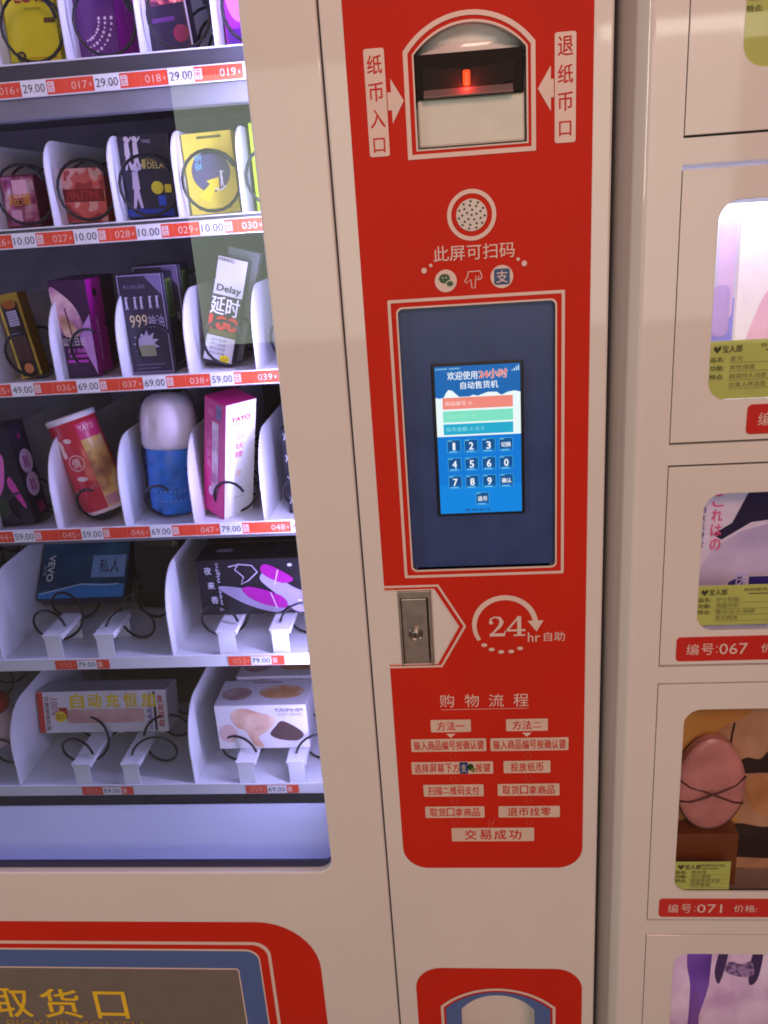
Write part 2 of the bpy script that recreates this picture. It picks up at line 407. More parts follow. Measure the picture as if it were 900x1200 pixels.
em.text('hr', .0683, .0815, 1.0635, 1.0748, Y2, PALE, .004); em.text('自助', .0855, .1080, 1.0637, 1.0750, Y2, PALE, .002)
sub(em, 'hour_emblem')
# shopping steps
t = MB(); t.text('购', -.0310,-.0150,.9825,.9990, Y2, PALE); t.text('物', -.0030,.0130,.9825,.9990, Y2, PALE); t.text('流', .0240,.0405,.9820,.9985, Y2, PALE); t.text('程', .0515,.0682,.9820,.9985, Y2, PALE)
t.rect(-.030,.067,.9792,.9797, Y2, PALE); sub(t, 'steps_heading')
TAN = mat('step_label_print', (.74,.60,.50), .45)
def steplabel(x0, x1, z0, z1, s, bold=.014, m=.07, icons=False):
    b = MB(); b.poly(rrect(x0, x1, z0, z1, .0012, 3), Y2, TAN)
    h = z1-z0; n = len(s); wt = (x1-x0)*(1-2*m); cw = wt/n; g = min(cw*.88, h*.72)
    for k, ch in enumerate(s):
        xc = x0+(x1-x0)*m+cw*(k+.5); zc = (z0+z1)/2
        if ch == '*': b.poly(rrect(xc-g*.62, xc+g*.62, zc-h*.47, zc+h*.47, .001, 3), Y3, ABL); b.text('支', xc-g*.42, xc+g*.42, zc-h*.33, zc+h*.33, Y3-.0003, PALE)
        elif ch == '+': b.disc(xc-g*.12, zc+h*.06, g*.48, Y3, GRN, 16, h*.28); b.disc(xc+g*.25, zc-h*.16, g*.32, Y3-.0003, ink(120,130,60), 14, h*.2)
        elif ch in '一二': b.text(ch, xc-g/2, xc+g/2, zc-h*(.035 if ch == '一' else .2), zc+h*(.035 if ch == '一' else .2), Y3, RED, bold)
        else: b.text(ch, xc-g/2, xc+g/2, zc-h*.36, zc+h*.36, Y3, RED, bold)
    return sub(b, 'step_label')
ST = [(-.0429,.0028,.9495,.9660,'方法一'),(.0427,.0896,.9495,.9655,'方法二'),(-.0668,.0196,.9233,.9405,'输入商品编号按确认键'),(.0244,.1127,.9230,.9402,'输入商品编号按确认键'),
      (-.0680,.0267,.8921,.9090,'选择屏幕下方*+按键'),(.0388,.0924,.8924,.9092,'投放纸币'),(-.0557,.0149,.8604,.8772,'扫描二维码支付'),(.0313,.1028,.8606,.8773,'取货口拿商品'),
      (-.0552,.0151,.8297,.8460,'取货口拿商品'),(.0316,.1033,.8296,.8458,'退币找零'),(-.0250,.0731,.7949,.8146,'交易成功')]
for x0, x1, z0, z1, s in ST: steplabel(x0, x1, z0, z1, s, m=.14 if len(s) < 5 else .03 if len(s) > 8 else .07)
for xc in (-.0205, .0660):
    ar = MB(); ar.poly([(xc-.0055,.9472),(xc+.0055,.9472),(xc,.9418)], Y2, PALE); sub(ar, 'step_arrow')
RD2 = mat('faint_arrow_print', (.70,.10,.07), .4)
for xc in (-.0195, .0672):
    for zc in (.9160, .8845, .8530, .8215):
        ar = MB(); ar.line([(xc-.0022,zc+.0052),(xc-.0022,zc+.0012),(xc-.0055,zc+.0012),(xc,zc-.0045),(xc+.0055,zc+.0012),(xc+.0022,zc+.0012),(xc+.0022,zc+.0052)], .0004, Y2, RD2); sub(ar, 'faint_arrow')
ar = MB(); ar.line([(.0195,.8165),(.0215,.8235),(.0235,.8165),(.0262,.8255)], .0007, Y2, RD2)
ar.line([(.0185,.8225),(.0215,.8262),(.0240,.8215),(.0275,.8285)], .0006, Y2-.0002, RD2); sub(ar, 'hand_mark')

# ---- bill acceptor
BA = MB()
bo = bill_open; n = len(bo)
back = lambda p: .036 if p[1] < 1.60 else .036-.026*min(1, (p[1]-1.6433)/.0222) if p[1] > 1.6433 else .036
V = [(p[0], .001, p[1]) for p in bo]+[(p[0], back(p), p[1]) for p in bo]
BA.add(V, [(i, (i+1)%n, (i+1)%n+n, i+n) for i in range(n)], WHITE)
BA.box(-.0256,.0728,.036,.040,1.5660,1.6440, WHITE)
cxb = .0236                                            # sloping hood under the arch
hv = [p for p in bo if p[1] >= 1.6433]
BA.add([(p[0], back(p)-.001, p[1]) for p in hv]+[(p[0]*.7+cxb*.3, .020, 1.6500) for p in hv]+[(p[0], .010, 1.6425) for p in hv], [(i, i+1, i+1+len(hv), i+len(hv)) for i in range(len(hv)-1)]+[(i+len(hv), i+1+len(hv), i+1+2*len(hv), i+2*len(hv)) for i in range(len(hv)-1)], WHITE, True)
BAo = BA.build('bill_acceptor', VM)
s = MB(); s.box(-.0240,.0712,.006,.036,1.5682,1.6080, mat('grey_white_plate', (.66,.66,.58), .13, coat=.6, bump=.35, bscale=90), .002); s.build('front_plate', BAo)
s = MB(); s.box(-.0252,.0702,.0025,.034,1.6078,1.6435, mat('slot_black', (.006,.005,.005), .5, spec=.15, var=0), .0012); s.build('slot_housing', BAo)
s = MB(); s.plate([[(-.0180,1.6160),(.0000,1.6130),(.0440,1.6135),(.0610,1.6180),(.0630,1.6335),(.0480,1.6318),(.0225,1.6300),(-.0020,1.6312),(-.0180,1.6325)]], .0014, .0026, mat('slot_throat', (.004,.003,.003), .75, var=0)); s.build('slot_throat', BAo)
s = MB(); s.box(.0172,.0236,-.0006,.0014,1.6160,1.6285, glow(255,70,24,1.5), .0018); s.build('indicator_lamp', BAo)
s = MB(); s.box(-.0180,.0610,-.0050,.0030,1.6080,1.6092, mat('slot_glow_ledge', (.22,.12,.12), .3), .0004); s.box(-.018,.0610,.0008,.0030,1.6092,1.6150, mat('slot_glow_ramp', (.10,.03,.03), .25), .0004); s.build('slot_glow_ledge', BAo)  # ledge and ramp added to catch the lamp's glow, red painted in
pl = bpy.data.lights.new('indicator_light', 'POINT'); pl.energy = .035; pl.color = (1,.05,.03); pl.shadow_soft_size = .004
po = bpy.data.objects.new('indicator_light', pl); COL.objects.link(po); po.location = (.0204, -.0045, 1.6155)

# ---- screen
so = MB(); n = len(scr_open)
so.add([(p[0], .001, p[1]) for p in scr_open]+[(p[0], .0075, p[1]) for p in scr_open], [(i, (i+1)%n, (i+1)%n+n, i+n) for i in range(n)], BLACK)
so.poly(scr_open, .0075, NAVY)
SO = so.build('touch_screen', VM)
s = MB(); s.plate([rrect(-.0232,.0672,1.2116,1.3710,.001,2)], .0040, .0074, BLACK, .0006); s.build('bezel', SO)
ds = MB(); yd = .0038
AX, AZ = -.0200, 1.2142; AW, AH = .0840, .1542
def U(u): return AX+AW*u
def Vv(v): return AZ+AH*(1-v)           # v measured down from the top
ds.rect(U(0),U(1),Vv(1),Vv(0), yd, glow(0,120,212,1.0))
ds.rect(U(0),U(1),Vv(.20),Vv(0), yd-.0002, glow(22,102,176,1.0))
ds.rect(U(0),U(1),Vv(1),Vv(.80), yd-.0002, glow(0,132,222,1.0))
ds.rect(U(0),U(1),Vv(.462),Vv(.21), yd-.0003, glow(236,250,252,1.0))
ds.poly([(U(0),Vv(.212)),(U(1),Vv(.212)),(U(1),Vv(.185)),(U(.93),Vv(.175)),(U(.85),Vv(.182)),(U(.78),Vv(.20)),(U(.72),Vv(.178)),(U(.62),Vv(.176)),(U(.50),Vv(.198)),(U(.44),Vv(.19)),(U(.36),Vv(.215)),(U(.28),Vv(.20)),(U(.20),Vv(.158)),(U(.155),Vv(.152)),(U(.12),Vv(.175)),(U(.10),Vv(.200)),(U(.05),Vv(.207)),(U(.0),Vv(.200))][::-1], yd-.0004, glow(236,250,252,1.0))
ds.rect(U(.08),U(.91),Vv(.279),Vv(.203), yd-.0006, glow(240,138,126)); ds.rect(U(.08),U(.91),Vv(.366),Vv(.292), yd-.0006, glow(128,226,196)); ds.rect(U(.08),U(.91),Vv(.450),Vv(.378), yd-.0006, glow(30,170,206))
ds.text('商品编号: 0', U(.11),U(.42),Vv(.256),Vv(.226), yd-.0009, glow(252,226,222)); ds.text('商品价格: 0 元', U(.11),U(.48),Vv(.344),Vv(.314), yd-.0009, glow(160,236,206)); ds.text('投币金额: 0 元 0', U(.11),U(.56),Vv(.428),Vv(.398), yd-.0009, glow(150,226,240))
WG = glow(240,248,255)
ds.text('欢迎使用', U(.15),U(.50),Vv(.088),Vv(.035), yd-.0009, WG, .012)
ds.text('24小时', U(.52),U(.85),Vv(.088),Vv(.030), yd-.0008, glow(250,240,236), .05); ds.text('24小时', U(.52),U(.85),Vv(.088),Vv(.030), yd-.0011, glow(226,62,46), .012)
ds.text('自动售货机', U(.30),U(.74),Vv(.150),Vv(.102), yd-.0009, WG, .012)
ds.rect(U(.01),U(.15),Vv(.020),Vv(.010), yd-.0009, glow(110,170,216)); ds.rect(U(.17),U(.30),Vv(.020),Vv(.010), yd-.0009, glow(110,170,216))
for k in range(4): ds.rect(U(.90+.024*k),U(.915+.024*k),Vv(.046),Vv(.040-.009*k), yd-.0009, glow(190,220,240))
KEY, KED, KEL = glow(10,86,150,.9), glow(66,176,236), glow(14,118,206)
def key(u, v, ch, w=.165, h=.092):
    x0, x1, z0, z1 = U(u-w/2), U(u+w/2), Vv(v+h/2), Vv(v-h/2)
    ds.poly(rrect(x0,x1,z0,z1,.0016,3), yd-.0004, KED); ds.poly(rrect(x0+.0005,x1-.0005,z0+.0005,z1-.0005,.0013,3), yd-.0006, KEY)
    ds.poly(rrect(x0+.0014,x1-.0014,z0+.0008,z0+.0032,.001,3), yd-.0008, KEL); ds.rect(x0+.002,x1-.004,z0+.0012,z0+.0019, yd-.0010, glow(140,226,250))
    ds.rect(x0+.0010,x0+.0050,z1-.0016,z1-.0008, yd-.0010, glow(120,204,240))
    zc = (z0+z1)/2+.0002; xc = (x0+x1)/2
    if len(ch) == 1: ds.text(ch, xc-(.0021 if ch != '1' else .0011), xc+(.0021 if ch != '1' else .0011), zc-.0038, zc+.0038, yd-.0013, WG, .022 if ch != '1' else .010)
    else: ds.text(ch, xc-.0048, xc+.0048, zc-.0026, zc+.0026, yd-.0013, WG, .02)
for r_, row in enumerate((('1','2','3','切换'),('4','5','6','0'),('7','8','9','确认'))):
    for c_, ch in enumerate(row): key(.195+.208*c_, .53+.124*r_, ch)
key(.52, .90, '退币')
ds.text('客服电话', U(.30),U(.62),Vv(.985),Vv(.968), yd-.0009, TXTK)
ds.build('display', SO)

# ---- lock
lk = MB(); lk.plate([lock_open, [(-.0683,1.0375),(-.0385,1.0375),(-.0385,1.1200),(-.0683,1.1200)]], -.0012, .004, STEEL, .0006)
lk.box(-.0712,-.0348,.016,.019,1.034,1.131, mat('lock_recess', (.06,.05,.05), .5)); LK = lk.build('door_lock', VM)
lk = MB(); lk.box(-.0677,-.0402,.0005,.015,1.0380,1.1185, STEEL, .0008); lk.build('lock_handle', LK)
lk = MB(); lk.M = Matrix.Translation((-.0538,-.0002,1.0765)) @ Matrix.Rotation(rad(90), 4, 'X')
lk.lathe([(0,.0022),(.0042,.0022),(.0048,.0016),(.0049,.0008),(.0062,.0008),(.0066,.0022),(.0073,.0024),(.0080,.0014),(.0082,-.001)], mat('lock_chrome', (.40,.36,.33), .32, metal=1), 28)
lk.box(-.0007,.0007,-.0026,.0026,.0021,.0025, BLACK); lk.build('key_cylinder', LK)

# ---- lower coin-return panel
cp = MB(); cr_ = rrect(-.0812,.1322,.16,.5925,.034,8)
cp.fill([cr_, grow(coin_open, (.024,.46), 1.01)[::-1]], Y1+.0005, RED)
CP = cp.build('coin_return_panel', VM)
o = MB(); o.fill([arch(-.0505,.0985,.35,.5275,.5592), arch(-.0468,.0948,.354,.5255,.5556)[::-1]], Y2, PALE); o.build('arch_outline', CP)
o = MB(); o.fill([arch(-.0440,.0920,.36,.5240,.5528), arch(-.0235,.0715,.38,.5225,.5475)[::-1]], Y2, BLUEP); o.build('arch_band', CP)
o = MB(); n = len(coin_open); o.add([(p[0], .001, p[1]) for p in coin_open]+[(p[0], .05, p[1]) for p in coin_open], [(i, (i+1)%n, (i+1)%n+n, i+n) for i in range(n)]+[tuple(range(n, 2*n))], WHITE)
o.build('return_cup', CP)

# ---- pick-up panel
pk = MB(); sh = rrect(-.90,-.2040,.22,.6678,.078,10)
pk.fill([sh], Y1, RED); PK = pk.build('pickup_panel', VM)
o = MB(); o.fill([rrect(-.832,-.2680,.27,.6350,.022,8), rrect(-.829,-.2722,.274,.6300,.020,8)[::-1]], Y2, PALE); o.build('outer_outline', PK)
o = MB(); o.fill([rrect(-.815,-.2832,.28,.6225,.018,8), rrect(-.8135,-.2850,.2816,.6195,.017,8)[::-1]], Y2, PALE); o.build('inner_outline', PK)
o = MB(); o.fill([rrect(-.8135,-.2850,.2816,.6195,.017,8), rrect(-.786,-.3140,.31,.5895,.004,3)[::-1]], Y2-.0001, BLUEP); o.build('blue_band', PK)
o = MB(); o.fill([rrect(-.7865,-.3135,.3095,.5900,.004,3), rrect(-.7845,-.3152,.3115,.5878,.003,3)[::-1]], Y2-.0003, PALE); o.build('flap_edge', PK)
o = MB(); o.plate([rrect(-.7843,-.3154,.3117,.5876,.003,3)], -.0010, .0, SMOKE, .0004); FP = o.build('pickup_flap', PK)
o = MB()
for x0, x1, ch in ((-.666,-.6145,'取'),(-.5975,-.5435,'货'),(-.5210,-.4775,'口')): o.text(ch, x0, x1, .4985, .5510 if ch != '口' else .5470, -.0016, YEL, .012)
o.text('PICKUP MOUTH', -.6560,-.4600,.4790,.4935, -.0016, mat('dull_yellow_print', (.42,.28,.08), .4)); o.build('pickup_lettering', FP)

# ================================================================== SHELVES
SHELF_L, SHELF_R = -.905, -.150
def coil_mesh(r, pitch, y0, y1, hand=1, phase=0., wr=.0017, n=22, first=.013):
    m = MB(); turns = (y1-y0)/pitch; K = int(turns*n)
    pts = []
    for k in range(K+1):
        a = phase+hand*2*math.pi*k/n
        u = k/n; yy = y0+first*min(u, 1)+pitch*max(0, u-1)+(.010*min(1, max(0, u-1)))
        pts.append((r*math.cos(a), yy, r*math.sin(a)))
    m.tube(pts, wr, WIRE, 6); return m
def divider(parent, x, zf, h, y0=.078, cy=.045, cz=.45):
    """thin sheet whose front edge rises and sweeps back"""
    prof = [(y0, 0), (y0, h*cz)]
    for k in range(1, 11):
        a = rad(90*k/10); prof.append((y0+cy*(1-math.cos(a)), h*cz+h*(1-cz)*math.sin(a)))
    prof += [(.50, h), (.50, 0)]
    n = len(prof); t = .0007; m = MB()
    m.add([(-t, p[0], p[1]) for p in prof]+[(t, p[0], p[1]) for p in prof], [tuple(range(n)), tuple(range(n, 2*n))]+[(i, (i+1)%n, (i+1)%n+n, i+n) for i in range(n)], INNER)
    o = m.build('divider', parent); o.location = (x, 0, zf); return o
YS = .070
def price_tag(parent, x, ztop, num, price, seg):
    """x = centre of the lane number; orange slip with number, paper price and unit box"""
    h = .0155; z0 = ztop-h; m = MB(); y = YS-.0006
    m.rect(x-seg[0], x+seg[1], z0+.0012, ztop-.0012, y, STRIP)
    LT = mat('tag_number_print', (.90,.52,.40), .4, var=0)
    m.text(num, x-.0080, x+.0080, z0+.0040, ztop-.0045, y-.0003, LT, .0); m.text('¥', x+.0098, x+.0128, z0+.0055, ztop-.0065, y-.0003, LT)
    m.rect(x+.0150, x+.0412, z0+.0006, ztop-.0008, y-.0004, TAGW)
    if price: m.text(price, x+.0170, x+.0395, z0+.0038, ztop-.0040, y-.0007, TXTK, -.002)
    m.rect(x+.0420, x+.0490, z0+.0032, ztop-.0030, y-.0003, mat('unit_box_print', (.86,.70,.66), .4, var=0)); m.text('元', x+.0430, x+.0480, z0+.0040, ztop-.0042, y-.0006, STRIP)
    return m.build('price_tag', parent)
def shelf(ztop, zfloor, first_div, pitch, lanes, divh, coil_r, strip=True, ctr=.5, tags=(), coilz=None, phases=None):
    """ztop: top of the price strip; first_div: x of the divider just left of the last lane"""
    root = MB()
    UND = mat('tray_underside_shade', (.12,.12,.14), .6)  # shade under the trays put into a darker colour
    root.box(SHELF_L, SHELF_R, YS+.0015, .52, zfloor-.0015, zfloor, INNER)                       # tray floor
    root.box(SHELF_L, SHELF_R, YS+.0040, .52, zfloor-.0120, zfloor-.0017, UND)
    root.box(SHELF_L, SHELF_R, YS, YS+.0013, ztop-.0155, ztop, TAGW if strip else INNER)         # front lip
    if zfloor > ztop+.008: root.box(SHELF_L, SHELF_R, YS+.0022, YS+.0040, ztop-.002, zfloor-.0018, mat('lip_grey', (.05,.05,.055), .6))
    if ztop > 1.6: root.box(SHELF_L, SHELF_R, YS+.0045, YS+.030, ztop-.034, ztop-.016, mat('rail_grey', (.20,.20,.22), .5))
    S = root.build('shelf', VM)
    for k in range(lanes):
        divider(S, first_div-pitch*k, zfloor, divh, cy=.03 if divh < .088 else .05, cz=.62 if divh < .088 else .42)
    return S
coil_proto = {}
def put_coil(S, key_, x, z, r, pitch, y0, phase, hand=1, first=.013):
    k = (r, pitch, y0, round(phase, 3), hand, first)
    if k not in coil_proto:
        o = coil_mesh(r, pitch, y0, .46, hand, phase, first=first).build('coil', S); coil_proto[k] = o
    else:
        o = coil_proto[k].copy(); COL.objects.link(o); o.parent = S
    o.location = (x, 0, z); return o
# (ztop, zfloor, divider x of last lane, pitch, visible lanes + margin, number centre of last lane, last number, prices right to left)
ROWS = [
 (1.6610, 1.6765, -.2180, .0745, 5, -.2069, 19, ['29.00','29.00','29.00','29.00','29.00'], .100, .030, rad(10)),
 (1.5200, 1.5245, -.2095, .0671, 5, -.2025, 30, ['10.00','10.00','10.00','10.00','10.00'], .084, .0295, rad(25)),
 (1.3640, 1.3590, -.2145, .0755, 5, -.2045, 39, ['59.00','59.00','69.00','69.00','49.00'], .092, .0265, rad(5)),
 (1.1900, 1.1815, -.2260, .0833, 5, -.2092, 48, ['69.00','79.00','69.00','59.00','59.00'], .108, .0230, rad(15)),
]
SH = []
for (zt, zf, d0, pit, ln, n0, num, prices, dh, cr, ph) in ROWS:
    S = shelf(zt, zf, d0, pit, ln, dh, cr); SH.append(S)
    for k in range(ln):
        price_tag(S, n0-pit*k, zt, '%03d' % (num-k), prices[k], (.0125, pit-.0127)) if k else price_tag(S, n0-pit*k, zt, '%03d' % (num-k), None if num != 48 else '69.00', (.0125, .0150))
        put_coil(S, zt, d0-pit*k+pit*.5, zf+cr+.0035, cr, .048, .086, ph+(k*.35 if num in (39,48) else 0), 1, .013 if num in (19,30) else .055)
WID = [(1.0170, 1.0130, -.3618, .2212, 53, ['79.00','79.00','79.00'], .110), (.8275, .8225, -.3612, .2212, 58, ['69.00','59.00','59.00'], .110)]
def bracket(S, x, zf, ye=.20):
    m = MB()
    m.box(x-.0105, x+.0105, .0760, .0772, zf, zf+.0330, INNER)
    m.box(x-.0125, x+.0125, .0750, ye, zf+.0330, zf+.0342, INNER)
    m.box(x-.0125, x-.0113, .0775, ye, zf+.0270, zf+.0330, INNER); m.box(x+.0113, x+.0125, .0775, ye, zf+.0270, zf+.0330, INNER)
    m.box(x-.0125, x+.0125, .0720, .0758, zf-.0005, zf+.0012, INNER)
    m.box(x-.0100, x+.0100, ye-.003, ye-.0018, zf, zf+.0330, INNER)
    return m.build('coil_bracket', S)
for (zt, zf, d0, pit, num, prices, dh) in WID:
    S = shelf(zt, zf, d0, pit, 1, dh, .03, strip=False); SH.append(S); divider(S, -.583 if num == 53 else -.602, zf, dh, cy=.05, cz=.42)
    for k in range(3):
        xc = d0-pit*k+pit*.5
        if k < 2:
            m = MB(); x = d0-pit*k+(.0715 if num == 53 else .0695); z0 = zt-.0150; y = YS-.0006
            m.rect(x, x+.0700, z0+.0005, zt-.0020, y, STRIP); LT = mat('tag_number_dull', (.88,.34,.20), .4, var=0)
            m.text('%03d' % (num-k), x+.006, x+.022, z0+.0035, zt-.0045, y-.0003, LT); m.text('¥', x+.0235, x+.0265, z0+.004, zt-.006, y-.0003, LT)
            m.rect(x+.0285, x+.0540, z0+.0010, zt-.0024, y-.0004, TAGW); m.text(prices[k], x+.0300, x+.0520, z0+.0038, zt-.0046, y-.0007, TXTK, -.002)
            m.rect(x+.0555, x+.0610, z0+.0030, zt-.0045, y-.0003, mat('unit_box_dull', (.82,.45,.36), .4, var=0)); m.build('price_tag', S)
        for sgn in (-1, 1):
            put_coil(S, zt, xc+sgn*.052, zf+.0300, .0270, .052, .090, rad(20) if sgn < 0 else rad(165), -sgn, .050)
            bracket(S, xc+sgn*.0333-.006, zf, .136 if (num == 53 and k == 1) else .20) if k < 2 else None
# lower baffle under the last shelf, black strip standing in for the shade in the gap above it
b = MB(); b.add([(x, y, z) for x in (-.908, -.150) for (y, z) in ((.0715,.7945),(.0180,.6900),(.0200,.6880),(.0735,.7935))], [(0,1,5,4),(1,2,6,5),(2,3,7,6),(3,0,4,7),(0,1,2,3),(4,5,6,7)], mat('baffle_blue_white', (.64,.67,.84), .5, var=.04, vscale=5)); b.build('lower_baffle', VM)
b = MB(); b.box(-.908, -.150, .0735, .090, .7950, .8105, BLACK); b.build('baffle_gap_strip', VM)
# LED strips behind the door frame
for x, tx in ((-.163, -.75), (-.918, -.30)):
    m = MB(); m.box(x-.004, x+.004, .026, .034, .80, 1.84, mat('led_housing', (.7,.7,.7), .4)); m.build('led_strip', VM)
area('led_light_right', (-.1685, .036, 1.37), (-.60, .22, 1.37), .010, 1.02, 2.5, (.50,.46,1.0)).parent = None
area('led_light_left', (-.9090, .036, 1.28), (-.50, .20, 1.22), .010, 1.18, 5.4, (.50,.46,1.0))

# ================================================================== PRODUCTS
FLOOR = {1:1.6765, 2:1.5245, 3:1.3590, 4:1.1815, 5:1.0130, 6:.8225}
def carton(name, label, cat, row, x, w, h, d, y, base, draw=None, roll=0, tilt=0, yaw=0, dz=.0006, side=None, top=None, bevel=.0007, group=None):
    m = MB(); m.box(-w/2, w/2, 0, d, 0, h, base, bevel)
    o = m.build(name)
    if draw:
        p = MB(); draw(p, w, h); 
        if p.f: p.build('front_print', o)
    if side:                              # u runs back along the right face
        p = MB(); p.M = Matrix(((0,-1,0,w/2),(1,0,0,0),(0,0,1,0),(0,0,0,1))); side(p, d, h); p.build('side_print', o)
    if top:
        p = MB(); p.M = Matrix(((1,0,0,0),(0,0,1,0),(0,-1,0,h),(0,0,0,1))); top(p, w, d); p.build('top_print', o)
    z = FLOOR[row]+dz+abs(math.sin(rad(roll)))*w/2+(abs(math.sin(rad(tilt)))*d if tilt < 0 else 0)
    o.location = (x, y, z)
    o.rotation_euler = (Matrix.Rotation(rad(yaw), 3, 'Z') @ Matrix.Rotation(-rad(tilt), 3, 'X') @ Matrix.Rotation(rad(roll), 3, 'Y')).to_euler()
    return tag(o, label, cat, group)
E1, E2, E3, E4 = -.0004, -.0008, -.0012, -.0016
K = ink
WHT = K(238,238,240); SKIN = mat('photo_print_warm', (.6,.4,.3), .3, ramp=(22, 3, [(.30,(.30,.12,.07)),(.45,(.62,.36,.24)),(.58,(.78,.56,.44)),(.72,(.85,.72,.64))], 'LINEAR'))
PHOTOV = mat('photo_print_violet', (.5,.3,.5), .25, ramp=(26, 4, [(.30,(.10,.03,.12)),(.44,(.55,.25,.45)),(.56,(.80,.52,.55)),(.70,(.85,.75,.85))], 'LINEAR'))

# --- row 1
def d(p, w, h):
    p.text('LOVE', -.013, .020, .0585, .0700, E1, K(150,22,60), .03); p.text('love time', -.004, .012, .0520, .0550, E1, K(150,130,20))
    p.disc(-.0145, .0105, .0050, E1, K(60,52,24)); p.disc(-.0145, .0105, .0026, E2, K(170,160,40)); p.rect(.014,.026,.040,.0445, E1, K(90,66,30)); p.rect(-.006,.024,.0085,.0094, E1, K(180,120,20)); p.rect(-.0255,.0255,.0005,.0060, E1, K(150,150,30))
carton('carton', 'bright yellow box with maroon lettering above the 016 price', 'box', 1, -.4135, .053, .125, .03, .112, K(214,206,28), d, roll=2)
def d(p, w, h):
    p.rect(-w/2+.002, w/2, .004, h, E1, K(96,40,120))
    for j, (r0, dx) in enumerate(((.020,0),(.026,.001),(.032,.002))):
        for k in range(9):
            a = rad(-78+k*9.5); p.disc(-.014+dx+r0*math.cos(a)*.95, .040+r0*math.sin(a), .0010+.0003*(k%3), E2, K(232,214,240), 8)
    p.rect(-.014,.010,.060,.0615, E2, K(150,80,160))
def s(p, w, h): p.rect(.001, w-.001, .001, h, E1, K(190,26,206)); p.line([(w*.5,.012),(w*.56,.030),(w*.46,.045),(w*.52,.062)], .0005, E2, K(226,140,236))
carton('carton', 'purple gift box printed with rows of white pearls', 'box', 1, -.3465, .045, .130, .052, .112, K(120,20,140), d, roll=1, side=s, yaw=-6)
SPK = mat('sparkle_foil', (.3,.05,.1), .18, ramp=(120, 5, [(.40,(.03,.01,.04)),(.52,(.30,.05,.10)),(.60,(.80,.20,.14)),(.70,(.95,.70,.60))], 'LINEAR'))
def d(p, w, h): p.rect(-w/2+.001, w/2-.001, .045, h, E1, SPK); p.line([(w/2-.0015,.004),(w/2-.0015,h)], .0008, E2, K(214,196,226)); p.disc(.012,.018,.008, E1, K(120,30,60)); p.rect(-.015,.008,.030,.034, E1, K(90,40,110))  # pale line paints the highlight down the right edge
carton('pouch', 'dark pouch with red sparkling foil top above the 018 price', 'pouch', 1, -.2700, .046, .120, .022, .112, K(34,22,52), d, roll=-4, bevel=.004)
def d(p, w, h): p.disc(-.006,.055,.014, E1, K(236,120,190), 20, .030); p.rect(-w/2+.002,w/2-.002,.004,.020, E1, K(90,20,130))
carton('carton', 'magenta and violet box above the 019 price at the door edge', 'box', 1, -.1920, .045, .110, .03, .112, K(150,34,150), d)
# --- row 2
PINKF = mat('pink_foil_print', (.7,.3,.5), .15, metal=.5, ramp=(60, 4, [(.35,(.20,.03,.10)),(.50,(.62,.16,.36)),(.62,(.95,.70,.85))], 'LINEAR'))
def d(p, w, h):
    p.rect(-w/2+.001, w/2-.001, .002, h-.002, E1, PINKF); p.rect(-.006,.010,.030,.048, E2, K(240,190,226)); p.text('超薄', -.012,.012,.022,.034, E3, K(220,150,60), .01); p.rect(-.012,.000,.006,.018, E2, K(222,170,210))
carton('carton', 'metallic pink box standing above the 026 and 10.00 price', 'box', 2, -.4580, .037, .053, .030, .108, K(110,20,62), d, roll=1)
CAMO = mat('red_camouflage_print', (.6,.2,.2), .4, ramp=(42, 1.5, [(.0,(.32,.030,.035)),(.44,(.58,.10,.09)),(.52,(.72,.36,.33)),(.62,(.42,.05,.05))], 'CONSTANT'))
def d(p, w, h):
    p.rect(-w/2+.0005, w/2-.0005, .0005, h-.0005, E1, CAMO); p.rect(-w/2+.001, w/2-.001, .021, .034, E2, K(120,18,26)); p.text('MALETIME', -.018,.018,.0235,.0318, E3, K(176,44,50), .02); p.text('PC', .014,.021,.048,.052, E3, K(220,200,200))
carton('carton', 'small red camouflage box above the 027 price', 'box', 2, -.3890, .048, .055, .020, .112, K(150,50,50), d, roll=2)
def fig(p, x, z, s, m):               # small standing stick figure
    p.disc(x, z+.030*s, .0028*s, E2, m, 12); p.line([(x,z+.027*s),(x,z+.014*s)], [.0022*s,.0030*s], E2, m); p.line([(x,z+.015*s),(x-.003*s,z)], [.0018*s,.0010*s], E2-.0001, m); p.line([(x,z+.015*s),(x+.003*s,z)], [.0018*s,.0010*s], E2-.0002, m); p.line([(x,z+.025*s),(x+.006*s,z+.032*s)], .0008*s, E2-.0003, m)
def d(p, w, h):
    for x in (-.018, -.009): fig(p, x, .048, 1.0, K(206,196,214))
    fig(p, -.0125, .010, 1.35, K(196,186,214))
    p.text('TIMEZ', -.002,.008,.074,.077, E1, K(170,160,190)); p.text('DELAY', .002,.024,.049,.0555, E1, K(206,190,110), .01); p.text('持久延时', .000,.012,.056,.062, E1, K(206,190,110)); p.rect(-.004,.0,.049,.062, E1, K(180,166,96))
    p.disc(.010,.030,.0065, E1, K(206,196,50)); p.rect(.018,.025,.025,.033, E1, K(206,196,50)); p.rect(-w/2+.001,w/2-.001,.0015,.009, E1, K(24,52,150)); p.rect(.010,.018,.012,.022, E1, K(28,70,190))
carton('carton', 'dark navy box reading DELAY with pale stick figures', 'box', 2, -.3175, .054, .083, .022, .112, K(24,20,52), d, roll=2)
